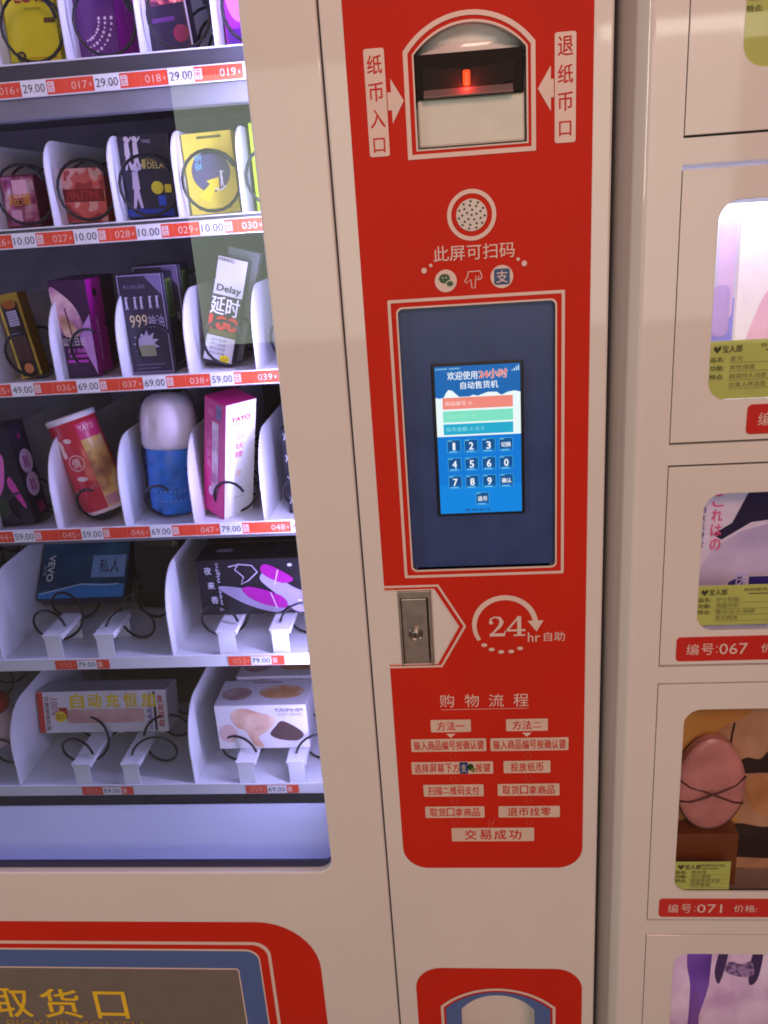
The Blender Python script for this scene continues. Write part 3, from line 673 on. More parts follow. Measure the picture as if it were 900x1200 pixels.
def d(p, w, h):
    p.rect(-.010,.016,h-.006,h-.0035, E1, K(90,84,30)); p.disc(.0005,.042,.0205, E1, K(78,74,108), 40); p.text('安全', -.016,-.008,.044,.060, E2, K(120,210,226), rot=90)
    p.poly([(-.016,.018),(-.002,.030),(-.006,.033),(.008,.036),(.007,.020),(.003,.024),(-.006,.012)], E2, K(232,216,40)); fig(p, .011,.026,.5, K(230,230,240)); p.line([(.003,.025),(.009,.023),(.015,.027)], .0008, E3, K(230,230,240)); p.rect(-.018,.018,.0045,.0055, E1, K(150,140,20)); p.rect(-.014,.014,.0625,.0630, E1, K(190,180,60))
def s(p, w, h): p.rect(.0005, w-.0005, .0005, h-.0005, E1, K(200,180,40))
carton('carton', 'yellow box with a dark round badge and arrow above the 029 price', 'box', 2, -.2465, .053, .080, .020, .112, K(214,202,60), d, roll=-1, side=s)
def d(p, w, h): p.rect(-.015,.015,.010,.013, E1, K(120,150,20)); p.rect(-.018,.012,.050,.056, E1, K(120,160,20))
carton('carton', 'lime green box partly hidden by the door edge', 'box', 2, -.1790, .046, .086, .02, .112, K(176,222,24), d)
# --- row 3
def d(p, w, h):
    GO = mat('gold_foil', (.72,.50,.08), .22, metal=.7)
    p.rect(-w/2,w/2,0,h, E1, GO); p.rect(-w/2+.003,w/2-.003,.003,h-.003-.007, E2, K(34,22,26)); p.disc(0,h-.012,.008, E3, K(150,86,20),20,.005); p.rect(-.006,.006,h-.036,h-.019, E3, K(180,176,206))
    for k in range(5): p.rect(-.005,.005,h-.034+k*.003,h-.0332+k*.003, E4, K(110,106,140))
    p.rect(-.008,.008,.020,.048, E3, K(80,52,50)); p.disc(0,.011,.0055, E3, K(216,140,90),16,.006)
carton('carton', 'slim gold framed dark box leaning above the 49.00 price', 'box', 3, -.4890, .026, .096, .022, .118, K(120,90,20), d, roll=-7)
def d36(p, w, h):
    p.rect(-w/2+.0005,w/2-.0005,.0005,h-.0005, E1, K(58,18,66)); p.blob([(-.020,.100),(-.008,.094),(.006,.078),(.012,.056),(.004,.046),(-.012,.048),(-.018,.066)], E2, PHOTOV)
    p.blob([(-.014,.070),(-.004,.066),(.006,.052),(.002,.046),(-.010,.048)], E3, SKIN); p.line([(-.006,.078),(-.002,.048)], .0008, E4, K(90,40,60))
    p.poly([(w/2-.0005,.070),(w/2-.0005,.002),(.010,.030),(.006,.045),(.012,.058)], E2, K(206,150,226))
    p.text('公主日记', -.014,.012,.036,.045, E4, K(236,226,240), .01); p.text('女用 情趣', -.010,.010,.028,.033, E4, K(226,110,226), .01)
    for k in range(2): p.rect(-.012+.003*k,.012,.017+.006*k,.020+.006*k, E3, K(196,60,196))
def s36(p, w, h):
    p.rect(.0004,w-.0004,.0004,h-.0004, E1, K(196,10,158)); p.poly([(w*.5,h*.80),(w*.68,h*.85),(w*.5,h*.90),(w*.32,h*.85)], E2, K(30,16,50)); p.text('PRINCESS DIARY', w*.30,w*.46,h*.16,h*.62, E2, K(236,196,232), rot=90)
carton('carton', 'violet box with magenta spine above the 036 price', 'box', 3, -.4260, .043, .108, .042, .108, K(70,20,80), d36, roll=1, side=s36)
carton('carton', 'violet box hidden behind the violet box with magenta spine', 'box', 3, -.4290, .043, .108, .042, .156, K(60,26,52), None, roll=1)
def d37(p, w, h):
    g = K(150,140,180); p.rect(-w/2+.0005,w/2-.0005,.0005,h-.0005, E1, K(44,34,62))
    p.fill([[(-w/2+.001,.001),(w/2-.001,.001),(w/2-.001,h-.001),(-w/2+.001,h-.001)], [(-w/2+.0022,.0022),(-w/2+.0022,h-.0022),(w/2-.0022,h-.0022),(w/2-.0022,.0022)]], E2, g)
    p.poly([(w/2-.020,h-.0025),(w/2-.0025,h-.0025),(w/2-.0025,h-.024)], E3, K(110,98,140))
    p.text('男士持久延时', -.019,.006,h-.016,h-.0115, E3, K(126,112,150)); p.text('999', -.017,.003,.052,.066, E3, K(206,190,150), .0); p.text('神油', .004,.022,.051,.065, E3, K(170,160,196), .0)
    for k, x in enumerate((-.018,-.008,-.001,.009,.017)): fig(p, x, .072, .42, K(196,190,216))
    st = [];
    for k in range(22):
        a = 2*math.pi*k/22; rr = .0155 if k%2 else .0090; st.append((-.002+rr*math.cos(a), .034+rr*math.sin(a)))
    p.poly(st, E3, K(176,168,196)); p.rect(-.011,.008,.020,.032, E4, K(134,140,112)); p.rect(-.016,.016,.010,.0110, E3, K(110,100,134)); p.rect(-.016,.010,.006,.0068, E3, K(110,100,134))
def s37(p, w, h): p.rect(.0004,w-.0004,.0004,h-.0004, E1, K(30,26,44)); p.rect(w*.20,w*.75,h*.55,h*.93, E2, K(96,128,40)); p.rect(w*.30,w*.66,h*.58,h*.90, E3, K(50,70,30)); p.line([(.0008,.001),(.0008,h-.001)], .0008, E3, K(180,176,214))
carton('carton', 'black box with grey outline, star badge and 999 lettering', 'box', 3, -.3420, .052, .110, .036, .110, K(52,42,70), d37, roll=0, side=s37)
carton('carton', 'black box with olive spine standing behind the 999 box', 'box', 3, -.3360, .054, .116, .036, .150, K(40,32,54), d37, side=s37)
def d38(p, w, h):
    p.rect(-w/2+.0005,w/2-.0005,.0005,h-.0005, E1, K(22,20,26)); p.rect(-w/2+.0006,w/2-.0006,h*.65,h-.0006, E2, K(206,206,206)); p.text('PEINEILI', -w/2+.002,.002,h*.955,h*.985, E3, K(60,60,64), .02); p.text('Delay', -.013,.014,h*.665,h*.745, E3, K(24,22,26), .03)
    p.text('延时', -w/2-.0000,w/2-.002,h*.465,h*.635, E2, WHT, .02); p.text('100', -w/2+.001,w/2-.0015,h*.33,h*.455, E2, K(206,16,34), .05); p.rect(-w/2+.002,w/2-.002,h*.275,h*.325, E2, K(96,84,34)); p.rect(-w/2+.0006,w/2-.001,.003,h*.265, E2, K(206,206,204))
    for k in range(4): p.text('持久耐用', -.011+.0,.006,h*(.215-.042*k),h*(.243-.042*k), E3, K(90,88,96))
    p.disc(.0075,h*.06,.0055, E3, K(236,214,20), 18, .0048); p.text('正品', .004,.011,h*.045,h*.075, E4, K(120,96,10))
carton('carton', 'tall tilted black and white box reading Delay with a red 100', 'box', 3, -.2700, .034, .119, .018, .122, K(40,36,46), d38, roll=16.5)
carton('carton', 'grey box leaning behind the tilted Delay box', 'box', 3, -.2655, .036, .126, .018, .150, K(110,112,118), None, roll=16.5)
def d(p, w, h): p.rect(-w/2+.004,-w/2+.009,.020,.060, E1, K(150,80,40)); p.rect(-.012,.010,.046,.052, E1, K(190,150,60))
carton('carton', 'black box with orange print above the 039 price', 'box', 3, -.1720, .040, .060, .03, .13, K(24,18,22), d)
# --- row 4
def d(p, w, h):
    p.rect(-w/2+.0005,w/2-.0005,.0005,h-.0005, E1, K(28,22,38)); p.blob([(-.012,.040),(.000,.050),(.010,.082),(.004,.094),(-.010,.086)], E2, K(226,110,190)); p.blob([(.006,.050),(.012,.060),(.021,.026),(.018,.022)], E2, K(214,70,170)); p.rect(-.012,.004,.100,.104, E2, K(226,90,180)); p.disc(-.010,.024,.010, E2, K(40,60,24),16,.014)
def s(p, w, h):
    p.rect(.0004,w-.0004,.0004,h-.0004, E1, K(36,30,52)); p.poly([(w*.40,h*.86),(w*.5,h*.90),(w*.62,h*.86),(w*.5,h*.82)], E2, K(150,24,106))
    for zc in (.60, .36):
        p.disc(w*.52,h*zc,w*.38, E2, K(236,206,230), 24, w*.38*.98); p.rect(w*.36,w*.46,h*(zc-.06),h*(zc+.06), E3, K(206,80,170)); p.rect(w*.52,w*.62,h*(zc-.07),h*(zc+.05), E3, K(206,100,176))
    p.rect(w*.45,w*.80,h*.06,h*.16, E2, K(180,20,110))
carton('carton', 'black box with pink petals and two round pink badges', 'box', 4, -.5420, .050, .122, .040, .105, K(30,24,42), d, roll=-5, side=s)
# red can
CN = empty('can'); tag(CN, 'red can with white lid leaning above the 045 price', 'can')
REDC = mat('can_red_print', (.62,.030,.055), .30, coat=.3)
m = MB(); m.lathe([(0,0),(.0285,0),(.0292,.001),(.0292,.116),(.0285,.1165)], REDC, 48); m.build('body', CN)
m = MB(); m.lathe([(.0288,.1150),(.0300,.1155),(.0302,.1210),(.0292,.1225),(.0270,.1218),(.0262,.1206),(0,.1206)], mat('can_lid_white', (.78,.74,.78), .35), 48); m.build('lid', CN)
m = MB(); m.lathe([(.0296,-.0004),(.0300,.0006),(.0300,.0035),(.0294,.0042)], mat('can_rim', (.80,.62,.66), .3), 48); m.lathe([(0,-.0006),(.0285,-.0006),(.0296,-.0004)], mat('can_base_grey', (.35,.33,.36), .4), 48); m.build('rim', CN)
def oncan(p, a0, z, pts, mt, rr):            # wrap flat points (arc length, height) round the can
    V = [( (rr)*math.sin(a0+q[0]/.0292), -rr*math.cos(a0+q[0]/.0292), z+q[1]) for q in pts]
    p.add(V, [tuple(range(len(V)))], mt)
def wrapgrid(p, a0, a1, z0, z1, mt, rr, n=10):
    for k in range(n):
        b0, b1 = a0+(a1-a0)*k/n, a0+(a1-a0)*(k+1)/n
        p.add([(rr*math.sin(b0),-rr*math.cos(b0),z0),(rr*math.sin(b1),-rr*math.cos(b1),z0),(rr*math.sin(b1),-rr*math.cos(b1),z1),(rr*math.sin(b0),-rr*math.cos(b0),z1)], [(0,1,2,3)], mt, True)
m = MB()
AMB = mat('amber_photo_print', (.6,.4,.2), .3, ramp=(30, 4, [(.34,(.20,.07,.04)),(.46,(.55,.25,.10)),(.56,(.85,.55,.15)),(.68,(.80,.60,.50))], 'LINEAR'))
wrapgrid(m, rad(28), rad(88), .004, .090, AMB, .0294); wrapgrid(m, rad(28), rad(88), .090, .110, mat('can_pink_print', (.66,.03,.16), .3), .0294); wrapgrid(m, rad(30), rad(86), .006, .018, mat('can_rose_print', (.62,.30,.36), .3), .0296)
def cantext(p, t_, ac, w_, z0, z1, mt, rr):
    v, f, a, b, c, e = text_mesh(t_, .008)
    V = []
    for q in v:
        u = (q[0]-a)/(b-a)-.5; an = ac+u*w_/.0292; V.append((rr*math.sin(an), -rr*math.cos(an), z0+(z1-z0)*(q[1]-c)/(e-c)))
    p.add(V, f, mt)
CW = mat('can_cream_print', (.85,.62,.60), .35)
cantext(m, 'YAYO', rad(52), .020, .100, .107, CW, .0297); cantext(m, '倩', rad(-2), .011, .060, .072, CW, .0297); cantext(m, '十八', rad(14), .009, .030, .038, mat('can_grey_print', (.45,.30,.36), .35), .0297)
for k in range(24):
    a1, a2 = 2*math.pi*k/24, 2*math.pi*(k+1)/24
    Q = [(.0100*math.cos(a1),.0100*math.sin(a1)),(.0100*math.cos(a2),.0100*math.sin(a2)),(.0090*math.cos(a2),.0090*math.sin(a2)),(.0090*math.cos(a1),.0090*math.sin(a1))]
    oncan(m, rad(-2), .066, Q, CW, .0296)
for (ac, z, w_, h_) in ((-2,.094,.005,.003),(-24,.090,.004,.007),(-24,.080,.004,.006),(-4,.046,.007,.003)): oncan(m, rad(ac), z, [(w_*math.cos(2*math.pi*k/14), h_*math.sin(2*math.pi*k/14)-.2*w_*math.cos(2*math.pi*k/14)) for k in range(14)], CW, .0297)
m.build('wrap_print', CN)
CN.location = (-.4370, .140, FLOOR[4]+.0090); CN.rotation_euler = (rad(-4), rad(-15), 0)
# bottle in crinkled wrap
BT = empty('bottle'); tag(BT, 'blue bottle with domed white cap in crinkled clear wrap', 'bottle')
m = MB(); m.lathe([(0,0),(.0255,0),(.0275,.003),(.0285,.030),(.0290,.060),(.0292,.079),(.0280,.081)], mat('bottle_blue', (.03,.20,.64), .28, var=.35, vscale=70), 44); m.build('body', BT)
m = MB(); m.lathe([(.0285,.0805),(.0312,.0815),(.0326,.088),(.0332,.104),(.0326,.118),(.0302,.131),(.0250,.1395),(.0170,.1442),(.008,.1460),(0,.1464)], mat('bottle_cap_pinkwhite', (.84,.76,.80), .35, var=.05, vscale=12), 44); m.build('cap', BT)
wr = MB(); prof = [(.0310,.001),(.0322,.02),(.0318,.05),(.0332,.078),(.0348,.10),(.0342,.122),(.0315,.138),(.022,.150),(.012,.155)]
wr.lathe(prof, WRAP, 40)
wr.v = [(x*(1+.035*math.sin(9*math.atan2(y,x)+z*160)+.02*random.uniform(-1,1)), y*(1+.035*math.sin(9*math.atan2(y,x)+z*160)), z) for x, y, z in wr.v]
wr.build('clear_wrap', BT)
m = MB()
for k in range(26):                                   # printed dots in a band
    a = rad(-70+140*(k%13)/12); zz = .018+.012*(k//13); oncan(m, a, zz, [(.0012*math.cos(1.05*j), .0012*math.sin(1.05*j)) for j in range(6)], K(150,180,226), .0291)
m.build('label_print', BT)
BT.location = (-.3530, .140, FLOOR[4]+.002); BT.rotation_euler = (rad(-5), rad(3), 0)
def d(p, w, h):
    p.rect(-w/2+.0005,w/2-.0005,.0005,h-.0005, E1, K(196,22,116)); p.rect(-.004,.008,.030,h-.026, E2, mat('pale_window_print', (.55,.38,.46), .12, ramp=(30,3,[(.35,(.35,.10,.22)),(.5,(.62,.40,.50)),(.65,(.85,.75,.80))],'LINEAR'))); p.rect(.003,.012,h-.022,h-.004, E2, K(120,110,150)); p.text('防伪', .0035,.0115,h-.018,h-.008, E3, K(60,60,90))
    for k, ch in enumerate('小妖精'): p.text(ch, -.0125,-.0065,.086-.013*k,.096-.013*k, E2, K(236,120,176), .01)
    p.text('YAYO', -.012,-.001,h-.020,h-.012, E2, K(236,140,190), .01); p.disc(-.005,.030,.0042, E2, K(206,180,206), 18, .006); p.rect(.003,.008,.022,.034, E2, K(150,60,110))
def s(p, w, h):
    p.rect(.0003,w-.0003,.0003,h-.0003, E1, K(244,244,238)); p.text('YAYO', w*.18,w*.80,h*.845,h*.885, E2, K(214,30,80), .03); p.text('雅 友', w*.30,w*.62,h*.81,h*.835, E2, K(226,120,170))
    for k, ch in enumerate('小妖精'): p.text(ch, w*.34-k*.0005,w*.60-k*.0005,h*(.68-.075*k),h*(.735-.075*k), E2, K(216,60,130), .0)
    p.rect(w*.35,w*.55,h*.36,h*.42, E2, K(238,214,190)); p.rect(w*.30,w*.66,h*.17,h*.18, E2, K(214,214,204))
def tp(p, w, d_): p.rect(-w/2,w/2,0,d_, E1, K(190,20,110))
carton('carton', 'tilted magenta box with bright white side above the 047 price', 'box', 4, -.2960, .038, .146, .044, .114, K(190,20,110), d, roll=13, side=s, top=tp, yaw=-38, dz=.000)
def d(p, w, h):
    for k in range(7): p.text('XOX', -w/2+.002+.004*(k%2),-.004+.004*(k%2),.012+.013*k,.021+.013*k, E1, K(190,190,196), .01)
carton('carton', 'black patterned box above the 048 price at the door edge', 'box', 4, -.1810, .046, .105, .03, .115, K(24,24,34), d)
# --- row 5
def d(p, w, h):
    p.rect(-w/2+.001,w/2-.001,.001,h-.002, E1, mat('blue_pouch_glare_print', (.02,.05,.16), .2, ramp=(9,2,[(.35,(.012,.035,.08)),(.55,(.03,.11,.22)),(.72,(.10,.28,.46))],'LINEAR')))  # lighter blue of the ramp paints glare on the pouch
    p.poly([(-w/2+.002,.002),(w/2-.003,.002),(w/2-.003,.020),(.01,.022),(-.03,.016),(-w/2+.003,.008)], E2, K(50,130,206)); p.line([(-w/2+.004,.008),(-.03,.014),(.0,.021),(.03,.019),(w/2-.010,.020)], .0009, E3, K(170,206,236))
    p.rect(.012,w/2-.004,.030,.062, E2, K(120,160,216)); p.text('私人', .022,w/2-.012,.036,.056, E3, K(24,36,76)); p.text('VEVO', -w/2+.012,-w/2+.021,.026,.064, E3, K(206,214,232), .02, rot=-90); p.text('女性', -w/2+.006,-w/2+.011,.034,.050, E3, K(150,160,200), 0, rot=-90)
    p.text('YES', .02,.036,.068,.073, E3, K(60,90,140))
carton('pouch', 'dark blue glossy pouch lying back above the 052 price', 'pouch', 5, -.5180, .126, .088, .024, .178, K(14,30,70), d, tilt=42, dz=.0352, bevel=.003)
def d(p, w, h):
    p.rect(-w/2+.001,w/2-.001,.001,h-.001, E1, K(26,22,34)); 
    for k, ch in enumerate('夜来香'): p.text(ch, -w/2+.010+.002*k,-w/2+.019+.002*k,.056-.020*k,.066-.020*k, E2, K(206,206,220), .01)
    p.text('Sweet night', -w/2+.024,-w/2+.030,.006,.072, E2, K(190,186,206), rot=90)
    LV = K(176,164,196); PU = K(170,20,150)
    p.blob([(.012,.048),(.024,.058),(.050,.038),(.064,.030),(w/2-.002,.026),(w/2-.002,.004),(.052,.004),(.030,.028)], E2, LV); p.blob([(.014,.062),(.022,.068),(.044,.056),(.054,.046),(.040,.042),(.020,.052)], E3, PU)
    p.blob([(-.040,.040),(-.010,.036),(.004,.030),(.040,.014),(.030,.002),(-.004,.012),(-.034,.030)], E2-.0001, K(150,140,170)); p.blob([(-.012,.034),(.000,.038),(.034,.026),(.044,.014),(.036,.008),(.004,.018)], E3, PU)
    p.line([(.036,.060),(.030,.040)], .0007, E4, K(226,206,230)); p.line([(.024,.030),(.030,.008)], .0007, E4, K(226,206,230))
    lp = [(-.026,.066),(-.012,.069),(.004,.067),(.010,.058),(-.002,.047),(-.012,.042),(-.008,.052),(-.018,.062),(-.012,.070)]; p.line(lp, .0008, E4, K(190,180,206))
    p.disc(w/2-.016,.066,.0030, E2, K(206,206,216), 16, .0022); p.disc(.060,.018,.003, E4, K(240,240,248), 12, .0015)
carton('carton', 'black box printed with purple capsules above the 053 price', 'box', 5, -.2630, .1345, .0750, .055, .118, K(26,22,32), d, top=lambda p, w, dd: (p.disc(-.036,.030,.012, E1, K(126,130,140), 24, .006), p.rect(.030,.032,.01,.05, E1, K(70,70,80))), dz=.0352)
carton('carton', 'black box behind the box with purple capsules', 'box', 5, -.2660, .1345, .0750, .055, .178, K(22,20,28), None, dz=.0352)
carton('carton', 'dark box deep in the lane behind the blue pouch', 'box', 5, -.4700, .150, .090, .060, .330, K(22,24,36), None)
carton('pouch', 'black bag slumped beside the blue pouch on the 052 lane', 'pouch', 5, -.4180, .066, .105, .110, .205, K(20,19,26), None, roll=4, bevel=.010)
# --- row 6
def d(p, w, h):
    p.rect(-w/2+.0005,w/2-.0005,.0005,h-.0005, E1, K(214,210,222)); p.rect(-w/2+.0006,-w/2+.009,.0006,h-.0006, E2, K(196,50,40)); p.text('仿真抽插加温', -w/2+.0115,-w/2+.0175,.004,h-.006, E3, K(110,60,60), .01, rot=-90); p.text('100%', -w/2+.020,-w/2+.030,.026,.050, E3, K(150,40,80), .0, rot=-90)
    for k, ch in enumerate('自动充恒加温'[:5]): p.text(ch, -.044+.0255*k,-.0255+.0255*k,h-.024,h-.004, E2, K(226,196,40), .04)
    p.poly(rrect(-.052,.060,.014,.034,.005,4), E2, mat('pink_tube_print', (.62,.36,.36), .35, ramp=(18,3,[(.35,(.50,.26,.26)),(.6,(.70,.46,.44))],'LINEAR'))); p.rect(-.062,-.050,.022,.037, E3, K(176,30,40)); p.disc(-.060,.024,.0085, E4, K(232,206,30), 20, .0080); p.text('震动', -.066,-.055,.020,.028, E4-.0004, K(150,110,10))
    p.rect(w/2-.026,w/2-.022,.004,h-.004, E2, K(160,150,190)); p.rect(w/2-.019,w/2-.0155,.002,h-.002, E2, K(40,34,56)); p.text('自由女神', w/2-.013,w/2-.005,.008,h-.008, E3, K(196,60,60), .02, rot=90)
    for k in range(3): p.rect(.064,.070,.012+.008*k,.016+.008*k, E2, K(130,130,180))
carton('carton', 'long white box with yellow lettering and red end', 'box', 6, -.5060, .186, .060, .045, .147, K(210,206,220), d, tilt=12, dz=.0352)
CB = mat('grey_photo_print', (.5,.45,.42), .4, ramp=(26,3,[(.35,(.34,.26,.23)),(.55,(.56,.44,.38)),(.7,(.74,.66,.62))],'LINEAR'))
def d59(p, w, h):
    p.rect(-w/2+.0005,w/2-.0005,.0005,h-.0005, E1, K(222,218,220)); p.blob([(-.040,.052),(-.026,.062),(-.004,.056),(.018,.046),(.010,.030),(-.006,.018),(.000,.004),(-.012,.004),(-.022,.026),(-.034,.034)], E2, SKIN); p.blob([(.018,.034),(.028,.042),(.048,.030),(.054,.020),(.044,.012),(.022,.014),(.010,.022)], E2, K(84,60,60)); p.disc(-.046,.024,.012, E2, K(214,180,176), 22, .014)
    p.text('PURNMA BIM', .020,.056,.056,.061, E2, K(110,104,112), .02); p.text('SOFT SERIES', .022,.054,.050,.0535, E2, K(130,124,132))
def t59(p, w, dd): p.disc(-.036,dd*.45,.020, E1, mat('brown_print', (.34,.20,.18), .4, ramp=(40,2,[(.4,(.28,.16,.15)),(.6,(.45,.30,.28))],'LINEAR')), 26, dd*.26); p.disc(.024,dd*.5,.030, E1, mat('orange_print', (.55,.30,.16), .4, ramp=(40,2,[(.4,(.50,.22,.08)),(.6,(.60,.42,.32))],'LINEAR')), 26, dd*.28); p.rect(-.020,.020,dd*.86,dd*.92, E1, K(150,130,130))
carton('carton', 'white picture box with brown ovals on its top', 'box', 6, -.2690, .1215, .0660, .062, .104, K(206,202,206), d59, top=t59, dz=.0352)
carton('carton', 'white picture box behind the one with brown ovals', 'box', 6, -.2560, .1215, .0660, .062, .176, K(196,190,196), d59, top=t59, dz=.0352)
carton('carton', 'dark grey box behind the long white box', 'box', 6, -.4700, .180, .060, .060, .275, K(40,36,50), None)
m = MB(); m.lathe([(0,0),(.022,.001),(.030,.008),(.0335,.022),(.0335,.040),(.031,.052),(.030,.0545)], mat('rose_plastic', (.74,.56,.60), .3), 36); PT = m.build('pot')
PT.location = (-.656, .128, FLOOR[6]+.034); tag(PT, 'rounded pink pot with a red lid beside the long white box', 'pot')
m = MB(); m.lathe([(.0305,.0545),(.0312,.056),(.0300,.066),(.024,.071),(0,.072)], mat('red_lid_plastic', (.55,.06,.04), .3), 36); m.build('lid', PT)

# ================================================================== LOCKER CABINET
LC = empty('locker_cabinet', (0,0,0)); tag(LC, 'white locker cabinet with numbered product windows beside the vending machine', 'locker')
LX0, LX1, R1 = .1562, .640, .026
DX0, DX1 = .2102, .5600
DOORS = [(1.5610, 1.8100), (1.2800, 1.5365), (1.0290, 1.2565), (.6735, 1.0063), (.3400, .6500)]
WINS = [(1.6120, 1.7680), (1.3215, 1.5055), (1.0705, 1.2255), (.7160, .9725), (.4000, .6185)]
WX0, WX1 = [.2560, .2440, .2470, .2402, .2450], .5200
# body: front sheet with door openings and a rounded edge on the machine side
lb = MB(); n = 10
prof = [(LX0, .45), (LX0, .040), (LX0+.0012, .0335), (LX0+.0040, .0280)]
RB = .0085; th0 = 48
cxb, cyb = LX0+R1, RB
px, py = cxb-RB*math.sin(rad(th0)), cyb-RB*math.cos(rad(th0))
prof += [(LX0+.0040+(px-LX0-.0040)*t_, .0280+(py-.0280)*t_-.0012*math.sin(math.pi*t_)) for t_ in (.25,.5,.75)]
prof += [(cxb-RB*math.sin(rad(th0*(1-k/12))), cyb-RB*math.cos(rad(th0*(1-k/12)))) for k in range(13)]
V = [(p[0], p[1], z) for z in (.04, 1.95) for p in prof]; q = len(prof)
lb.add(V, [(i, i+1, i+1+q, i+q) for i in range(q-1)], WHITE, True)
x0f = LX0+R1
zs = [.04]+[z for dd in reversed(DOORS) for z in dd]+[1.95]
lb.box(x0f, DX0-.0010, 0, .016, .04, 1.95, WHITE); lb.box(DX1+.001, LX1, 0, .016, .04, 1.95, WHITE)
for i in range(0, len(zs), 2): lb.box(DX0-.0010, DX1+.001, .0002, .016, zs[i]+(.0012 if i else 0), zs[i+1]-(.0012 if i+2 < len(zs) else 0), WHITE)
lb.box(LX1-.002, LX1, .016, .45, .04, 1.95, WHITE); lb.box(LX0+.001, LX1, .448, .45, .04, 1.95, WHITE); lb.box(LX0+.001, LX1-.002, .03, .448, 1.948, 1.95, WHITE); lb.box(LX0+.03, LX1-.03, .04, .42, 0, .04, BLACK)
lb.build('cabinet', LC)
CARD = mat('green_card', (.50,.60,.17), .5, var=.05); CTX = mat('card_text', (.05,.07,.02), .5, var=0); CTX2 = mat('card_handwriting', (.18,.20,.08), .5, var=0)
RLB = mat('red_label', (.60,.022,.016), .3, coat=.3)
def info_card(x0, z0, w, h, n1, n2, n3, n4, Y=.0055):
    c = MB(); c.rect(x0, x0+w, z0, z0+h, Y, CARD)
    def L(u, v): return x0+w*u, z0+h*v
    y = Y-.0003; lz = min(h/5.2, .0105)
    c.poly([(x0+.006,z0+h-.008),(x0+.008,z0+h-.0045),(x0+.0100,z0+h-.0068),(x0+.0125,z0+h-.004),(x0+.0135,z0+h-.0075),(x0+.0100,z0+h-.0120)], y, CTX)
    c.text('宝人郎', x0+.0145, x0+.0330, z0+h-.0115, z0+h-.0045, y, CTX, .02)
    c.text('自助服务成人用品', x0+w*.46, x0+w*.90, z0+h-.0075, z0+h-.0040, y, CTX); c.rect(x0+w*.50, x0+w*.80, z0+h-.0112, z0+h-.0098, y, CTX2)
    for k, (hd_, val) in enumerate((('品名:', n1), ('功能:', n2), ('特点:', n3), ('', n4))):
        zb = z0+h-.0135-lz*.80*(k+1)+.0015
        if hd_: c.text(hd_, x0+.0040, x0+.0170, zb, zb+.0050, y, CTX, .015)
        if val: c.text(val, x0+.0225, x0+.0225+.0058*len(val), zb, zb+.0052, y, CTX2)
        c.rect(x0+.0215, x0+w-.004, zb-.0014, zb-.0010, y, CTX2)
    return c
NUM = [None, '063', '067', '071', None]
cards = [('晨露', '清洁护理', '低敏配方温和', '使用方便'), ('星河', '男性保健', '超强持久动感', '仿真人声语音'), ('护士制服', '情趣内衣', '蕾丝设计,吸睛', '款式精美'), ('黑玫瑰', '成人套装', '舒适柔软亲肤', '四件套装'), ('紫夜', '情趣服饰', '轻薄透气', '均码')]
LIGHTS = [1.4, 2.8, 1.5, 0, 1.3]
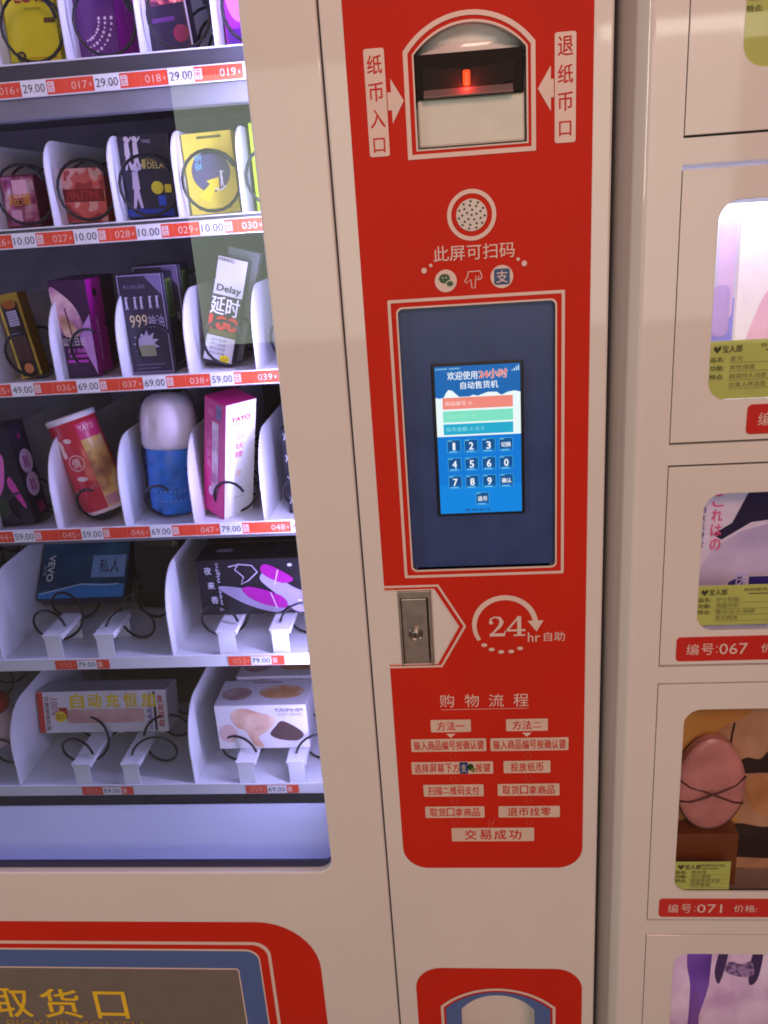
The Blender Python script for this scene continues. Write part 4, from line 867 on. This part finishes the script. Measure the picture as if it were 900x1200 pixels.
for k, ((z0, z1), (w0, w1)) in enumerate(zip(DOORS, WINS)):
    g = .0010 if k != 1 else .0030
    d_ = MB(); wx0 = WX0[k]
    hole = rrect(wx0, WX1, w0, w1, .019, 8)
    d_.plate([[(DX0,z0+.0008),(DX1,z0+.0008),(DX1,z1-g),(DX0,z1-g)], hole[::-1]], .0004, .0045, WHITE, .0007)
    DO = d_.build('locker_door', LC)
    p_ = MB(); p_.rect(wx0-.004, WX1+.004, w0-.004, w1+.004, .0050, CLEARP); p_.build('window_pane', DO)
    nm = cards[k]
    ch = (.080, .057, .047, .042, .040)[k]
    cw = .0520*1.55 if k != 3 else .048*1.15
    if k < 4: info_card(wx0-.002, w0+(.004 if k == 2 else 0), (.110 if k != 3 else .068), ch, *nm).build('info_card', DO)
    if NUM[k]:
        lx = {1:.2822, 2:.2270, 3:.2232}[k]; lz0, lz1 = {1:(1.2868,1.3165), 2:(1.0348,1.0640), 3:(.6792,.7070)}[k]
        lbm = MB(); lbm.plate([rrect(lx, lx+.185, lz0, lz1, .0045, 5)], -.0012, .0002, RLB, .0004); yl = -.0016; zc = (lz0+lz1)/2; wc = .0128 if k < 3 else .0120
        lbm.text('编', lx+.0105, lx+.0105+wc, zc-.0068, zc+.0068, yl, PALE); lbm.text('号', lx+.0262, lx+.0262+wc, zc-.0068, zc+.0068, yl, PALE); lbm.disc(lx+.0425, zc-.0035, .0008, yl, PALE, 8); lbm.disc(lx+.0425, zc+.0028, .0008, yl, PALE, 8)
        lbm.text(NUM[k], lx+.0450, lx+.0745, zc-.0066, zc+.0066, yl, PALE); lbm.text('价格:', lx+.0885, lx+.1160, zc-.0055, zc+.0055, yl, PALE)
        lbm.build('number_label', DO)
    if k != 1: ro = [(DX0-.003,z0-.003),(DX1+.003,z0-.003),(DX1+.003,z1+.003),(DX0-.003,z1+.003)]
    else: ro = [(DX0-.003,z0-.003),(DX1+.003,z0-.003),(DX1+.003,z1-.004),(DX0-.003,z1-.004)]
    ds_ = MB(); ds_.plate([ro, rrect(wx0-.006, WX1+.006, w0-.006, w1+.006, .019, 6)[::-1]], .0058, .0070, mat('leak_blocker_dark', (.03,.025,.025), .6)); ds_.build('leak_blocker', LC)  # added dark ring, blocks compartment light leaking through the door seams
    # compartment behind the door
    c = MB(); a0, a1, b0, b1, y1 = wx0-.022, WX1+.02, w0-.010, w1+(.010 if k != 1 else .034), .26
    if k == 1: a0 = DX0-.002
    CWm = mat('compartment_white', (.80,.79,.82), .4) if k != 3 else mat('compartment_shade', (.30,.24,.22), .5)  # the unlit compartment's shade is put into a darker colour
    c.add([(x,y,z) for x in (a0,a1) for y in (.017,y1) for z in (b0,b1)], [(0,1,3,2),(4,6,7,5),(2,3,7,6),(0,2,6,4),(1,5,7,3)], CWm); c.build('compartment', LC)
    if LIGHTS[k]:
        area('compartment_light', ((a0+a1)/2-.05, .05, b1-.004), ((a0+a1)/2-.05, .11, b0), .22, .015, LIGHTS[k]*.32, (.78,.74,1.0))
        m = MB(); m.box((a0+a1)/2-.16, (a0+a1)/2+.06, .042, .058, b1-.0030, b1-.0005, mat('led_housing', (.7,.7,.7), .4)); m.build('compartment_lamp', LC)

# --- goods in the lockers
def goods(name, label, x0, x1, z0, z1, y, dpt, base, draw, cat='box'):
    m = MB(); w, h = x1-x0, z1-z0; m.box(-w/2, w/2, 0, dpt, 0, h, base, .001)
    o = m.build(name); p = MB(); draw(p, w, h); p.build('front_print', o); o.location = ((x0+x1)/2, y, z0); return tag(o, label, cat)
def g1(p, w, h): p.rect(-w/2+.002,w/2-.002,h*.45,h-.002, E1, K(150,140,150))
goods('carton', 'white box standing in the topmost locker window', .262, .40, WINS[0][0]-.0095, 1.74, .05, .06, K(200,196,200), g1)
def g2(p, w, h):
    LVD = K(220,196,236); p.rect(-w/2+.0005,-w/2+.034,.0005,h*.53, E1, K(150,150,236)); p.rect(-w/2+.0005,-w/2+.034,h*.53,h-.0005, E1, K(214,216,244)); p.rect(-w/2+.036,w/2-.001,.001,h-.001, E1, K(250,248,252))
    p.poly(rrect(-w/2+.016,-w/2+.032,h*.42,h*.95,.007,6), E2, LVD); p.poly(rrect(-w/2+.013,-w/2+.029,h*.33,h*.60,.007,6), E3, K(186,164,222)); p.poly([(-w/2+.010,h*.06),(-w/2+.018,h*.06),(-w/2+.014,h*.22)], E2, K(176,140,216))
    p.text('情趣用品', -w/2+.026,-w/2+.030,h*.03,h*.28, E2, K(130,90,180), 0, rot=90)
    q = [(-.010,-.030),(.002,-.036),(.012,-.026),(.026,.020),(.018,.030),(.006,.020)]; p.blob([(-w/2+.056+a_, h*.42+b_) for a_, b_ in q], E2, K(236,192,214)); p.blob([(-w/2+.090+a_, h*.50+b_*1.1) for a_, b_ in q], E2, K(214,160,206))
goods('carton', 'pale lavender box with pink ovals in the brightly lit locker', .2475, .420, WINS[1][0]-.0095, 1.500, .060, .06, K(236,232,244), g2)
def g3(p, w, h):
    p.rect(-w/2+.0005,w/2-.0005,.0005,h-.0005, E1, K(226,220,240)); p.poly([(-w/2+.020,h*.66),(-w/2+.040,h*.74),(-w/2+.055,h*.96),(w/2-.002,h*.99),(w/2-.002,h*.80),(-w/2+.060,h*.74),(-w/2+.030,h*.62)], E2, K(30,26,62))
    p.poly([(-w/2+.0006,h*.30),(-w/2+.022,h*.56),(-w/2+.050,h*.68),(w/2-.001,h*.84),(w/2-.001,h*.40),(-w/2+.050,h*.34),(-w/2+.030,h*.26),(-w/2+.0006,h*.20)], E3, mat('lilac_cloth_print', (.56,.48,.72), .35, ramp=(14,3,[(.35,(.46,.40,.62)),(.6,(.66,.58,.80))],'LINEAR')))
    p.rect(-w/2+.040,-w/2+.056,h*.22,h*.36, E2, K(60,50,130)); p.rect(-w/2+.062,w/2-.002,h*.10,h*.34, E2, K(50,40,130)); p.text('送', -w/2+.046,-w/2+.060,h*.26,h*.38, E4, K(196,190,250), .02)
    for k, ch in enumerate('これはの'): p.text(ch, -w/2+.018,-w/2+.029,h*(.86-.105*k),h*(.945-.105*k), E4, K(226,90,140), .02)
    for k, ch in enumerate('白衣天使を'): p.text(ch, -w/2+.006,-w/2+.0115,h*(.82-.062*k),h*(.87-.062*k), E4, K(60,50,120), .02)
    p.disc(w/2-.055,h*.93,.006, E4, K(206,50,70))
goods('carton', 'lilac picture box with pink characters in locker 067', .2490, .400, WINS[2][0]-.0095, 1.2200, .040, .05, K(226,220,240), g3)
def g4(p, w, h):
    X = lambda u: -w/2+u
    p.rect(-w/2+.0005,w/2-.0005,.0005,h-.0005, E1, mat('orange_back_print', (.52,.28,.08), .35, ramp=(6,2,[(.35,(.50,.24,.06)),(.6,(.66,.42,.12))],'LINEAR')))
    TANP = mat('tan_print', (.44,.26,.16), .35, ramp=(13,3,[(.35,(.40,.19,.10)),(.6,(.62,.38,.24))],'LINEAR'))
    DS = K(46,30,30); x_ = lambda m: m/1000-.3270; z_ = lambda m: m/1000-(WINS[3][0]-.0095)
    def bl(pts, y, mt): p.blob([(x_(a_), z_(b_)) for a_, b_ in pts], y, mt)
    bl([(336,972),(338,945),(322,927),(304,918),(293,908),(290,890),(298,872),(310,850),(322,820),(326,780),(318,740),(316,716),(416,716),(416,972)], E2, TANP)
    p.line([(x_(a_), z_(b_)) for a_, b_ in ((313,921),(311,905),(310,888))], .0013, E3, DS)
    bl([(318,862),(330,872),(346,870),(358,884),(376,882),(400,886),(412,880),(412,854),(390,850),(350,850),(328,850)], E3, DS)
    bl([(306,760),(312,772),(330,776),(360,770),(390,778),(412,774),(412,726),(330,724),(308,730)], E3, DS)
    bl([(334,842),(360,846),(392,842),(400,812),(380,790),(350,790),(336,812)], E3, mat('amber_band_print', (.5,.25,.08), .35, ramp=(14,3,[(.35,(.42,.18,.07)),(.6,(.66,.36,.16))],'LINEAR')))
goods('carton', 'orange and tan picture box in locker 071', .2340, .4200, WINS[3][0]-.0095, .9780, .052, .05, K(150,90,40), g4)
# rounded pink pouch in front of it
pp = MB(); prof = []
NU, NV = 22, 40
V = []; F = []
for i in range(NU+1):
    t_ = i/NU
    for j in range(NV):
        a = 2*math.pi*j/NV; rr = t_
        bulge = .007*math.sqrt(max(0, 1-t_**3))+.0016*math.cos(a*2)*math.sin(math.pi*t_)
        V.append((.040*rr*math.cos(a)*(1-.06*math.sin(a)), -bulge+.0035*math.sin(3*a+5*rr)*rr*(1-rr), .064+.064*rr*math.sin(a)))
for i in range(NU):
    for j in range(NV): F.append((i*NV+j, i*NV+(j+1)%NV, (i+1)*NV+(j+1)%NV, (i+1)*NV+j))
pp.add(V, F, mat('pink_vinyl', (.56,.25,.25), .30, var=.25, vscale=26, bump=.6, bscale=70), True)
pp.add([(v[0], .010-v[1]*.2, v[2]) for v in V], F, _mats['pink_vinyl'], True)
V2 = V[-NV:]; pp.add([(v[0], v[1], v[2]) for v in V2]+[(v[0], .010, v[2]) for v in V2], [(j, (j+1)%NV, (j+1)%NV+NV, j+NV) for j in range(NV)], _mats['pink_vinyl'], True)
PP = pp.build('pouch'); PP.location = (.2850, .0330, .7835); tag(PP, 'rounded pink vinyl pouch with dark straps in locker 071', 'pouch')
SD = mat('dark_strap', (.10,.03,.03), .5)
for pts in ([(-.0385,-.0045,.075),(-.026,-.0080,.066),(-.010,-.0092,.061),(.010,-.0092,.052),(.026,-.0080,.044),(.0375,-.0040,.040)], [(.0385,-.0045,.079),(.026,-.0080,.068),(.010,-.0100,.061),(-.010,-.0100,.052),(-.026,-.0080,.045),(-.0375,-.0040,.044)]):
    st = MB(); st.tube(pts, .0011, SD, 6); st.build('strap', PP)
st = MB(); st.tube([(.0395*math.cos(rad(t_)), -.0015, .064+.063*math.sin(rad(t_))) for t_ in range(200, 341, 10)], .0013, SD, 6); st.build('trim', PP)
m = MB(); m.box(-.040, .040, 0, .026, 0, .0765, K(116,62,28), .001); sb_ = m.build('carton'); sb_.location = (.2790, .0230, WINS[3][0]-.0095); tag(sb_, 'small brown box under the pink vinyl pouch in locker 071', 'box')
def g5(p, w, h):
    X = lambda u: -w/2+u; LAV = mat('lavender_print', (.6,.5,.65), .3, ramp=(15,3,[(.35,(.56,.36,.52)),(.5,(.74,.56,.68)),(.65,(.86,.74,.80))],'LINEAR')); DK = K(52,30,78)
    p.rect(-w/2+.0005,w/2-.0005,.0005,h-.0005, E1, mat('violet_back_print', (.1,.04,.3), .3, ramp=(9,2,[(.35,(.10,.03,.26)),(.6,(.20,.08,.42))],'LINEAR')))
    p.blob([(X(.004),h*.05),(X(.006),h*.60),(X(.010),h*.88),(X(.020),h*.97),(X(.028),h*.90),(X(.030),h*.70),(X(.036),h*.50),(X(.032),h*.05)], E2, LAV)
    p.blob([(X(.052),h*.10),(X(.060),h*.55),(X(.062),h*.85),(X(.072),h*.97),(X(.100),h*.985),(X(.128),h*.96),(X(.136),h*.84),(X(.138),h*.50),(X(.142),h*.10)], E2, LAV)
    p.blob([(X(.068),h*.985),(X(.078),h*.99),(X(.082),h*.84),(X(.078),h*.66),(X(.072),h*.56),(X(.066),h*.66),(X(.070),h*.84)], E3, DK)
    p.blob([(X(.108),h*.985),(X(.120),h*.985),(X(.126),h*.80),(X(.122),h*.60),(X(.112),h*.56),(X(.110),h*.70),(X(.114),h*.86)], E3, DK)
    p.blob([(X(.080),h*.66),(X(.084),h*.74),(X(.100),h*.72),(X(.112),h*.74),(X(.116),h*.64),(X(.100),h*.62)], E4, mat('lace_print', (.1,.05,.15), .4, ramp=(160,3,[(.42,(.06,.03,.10)),(.56,(.34,.22,.38))],'LINEAR')))
    p.blob([(X(.040),h*.05),(X(.038),h*.30),(X(.044),h*.52),(X(.050),h*.30),(X(.048),h*.05)], E3, K(120,70,150))
goods('carton', 'violet picture box in the lowest locker window', .2470, .420, WINS[4][0]-.0095, .6120, .050, .05, K(90,50,150), g5)
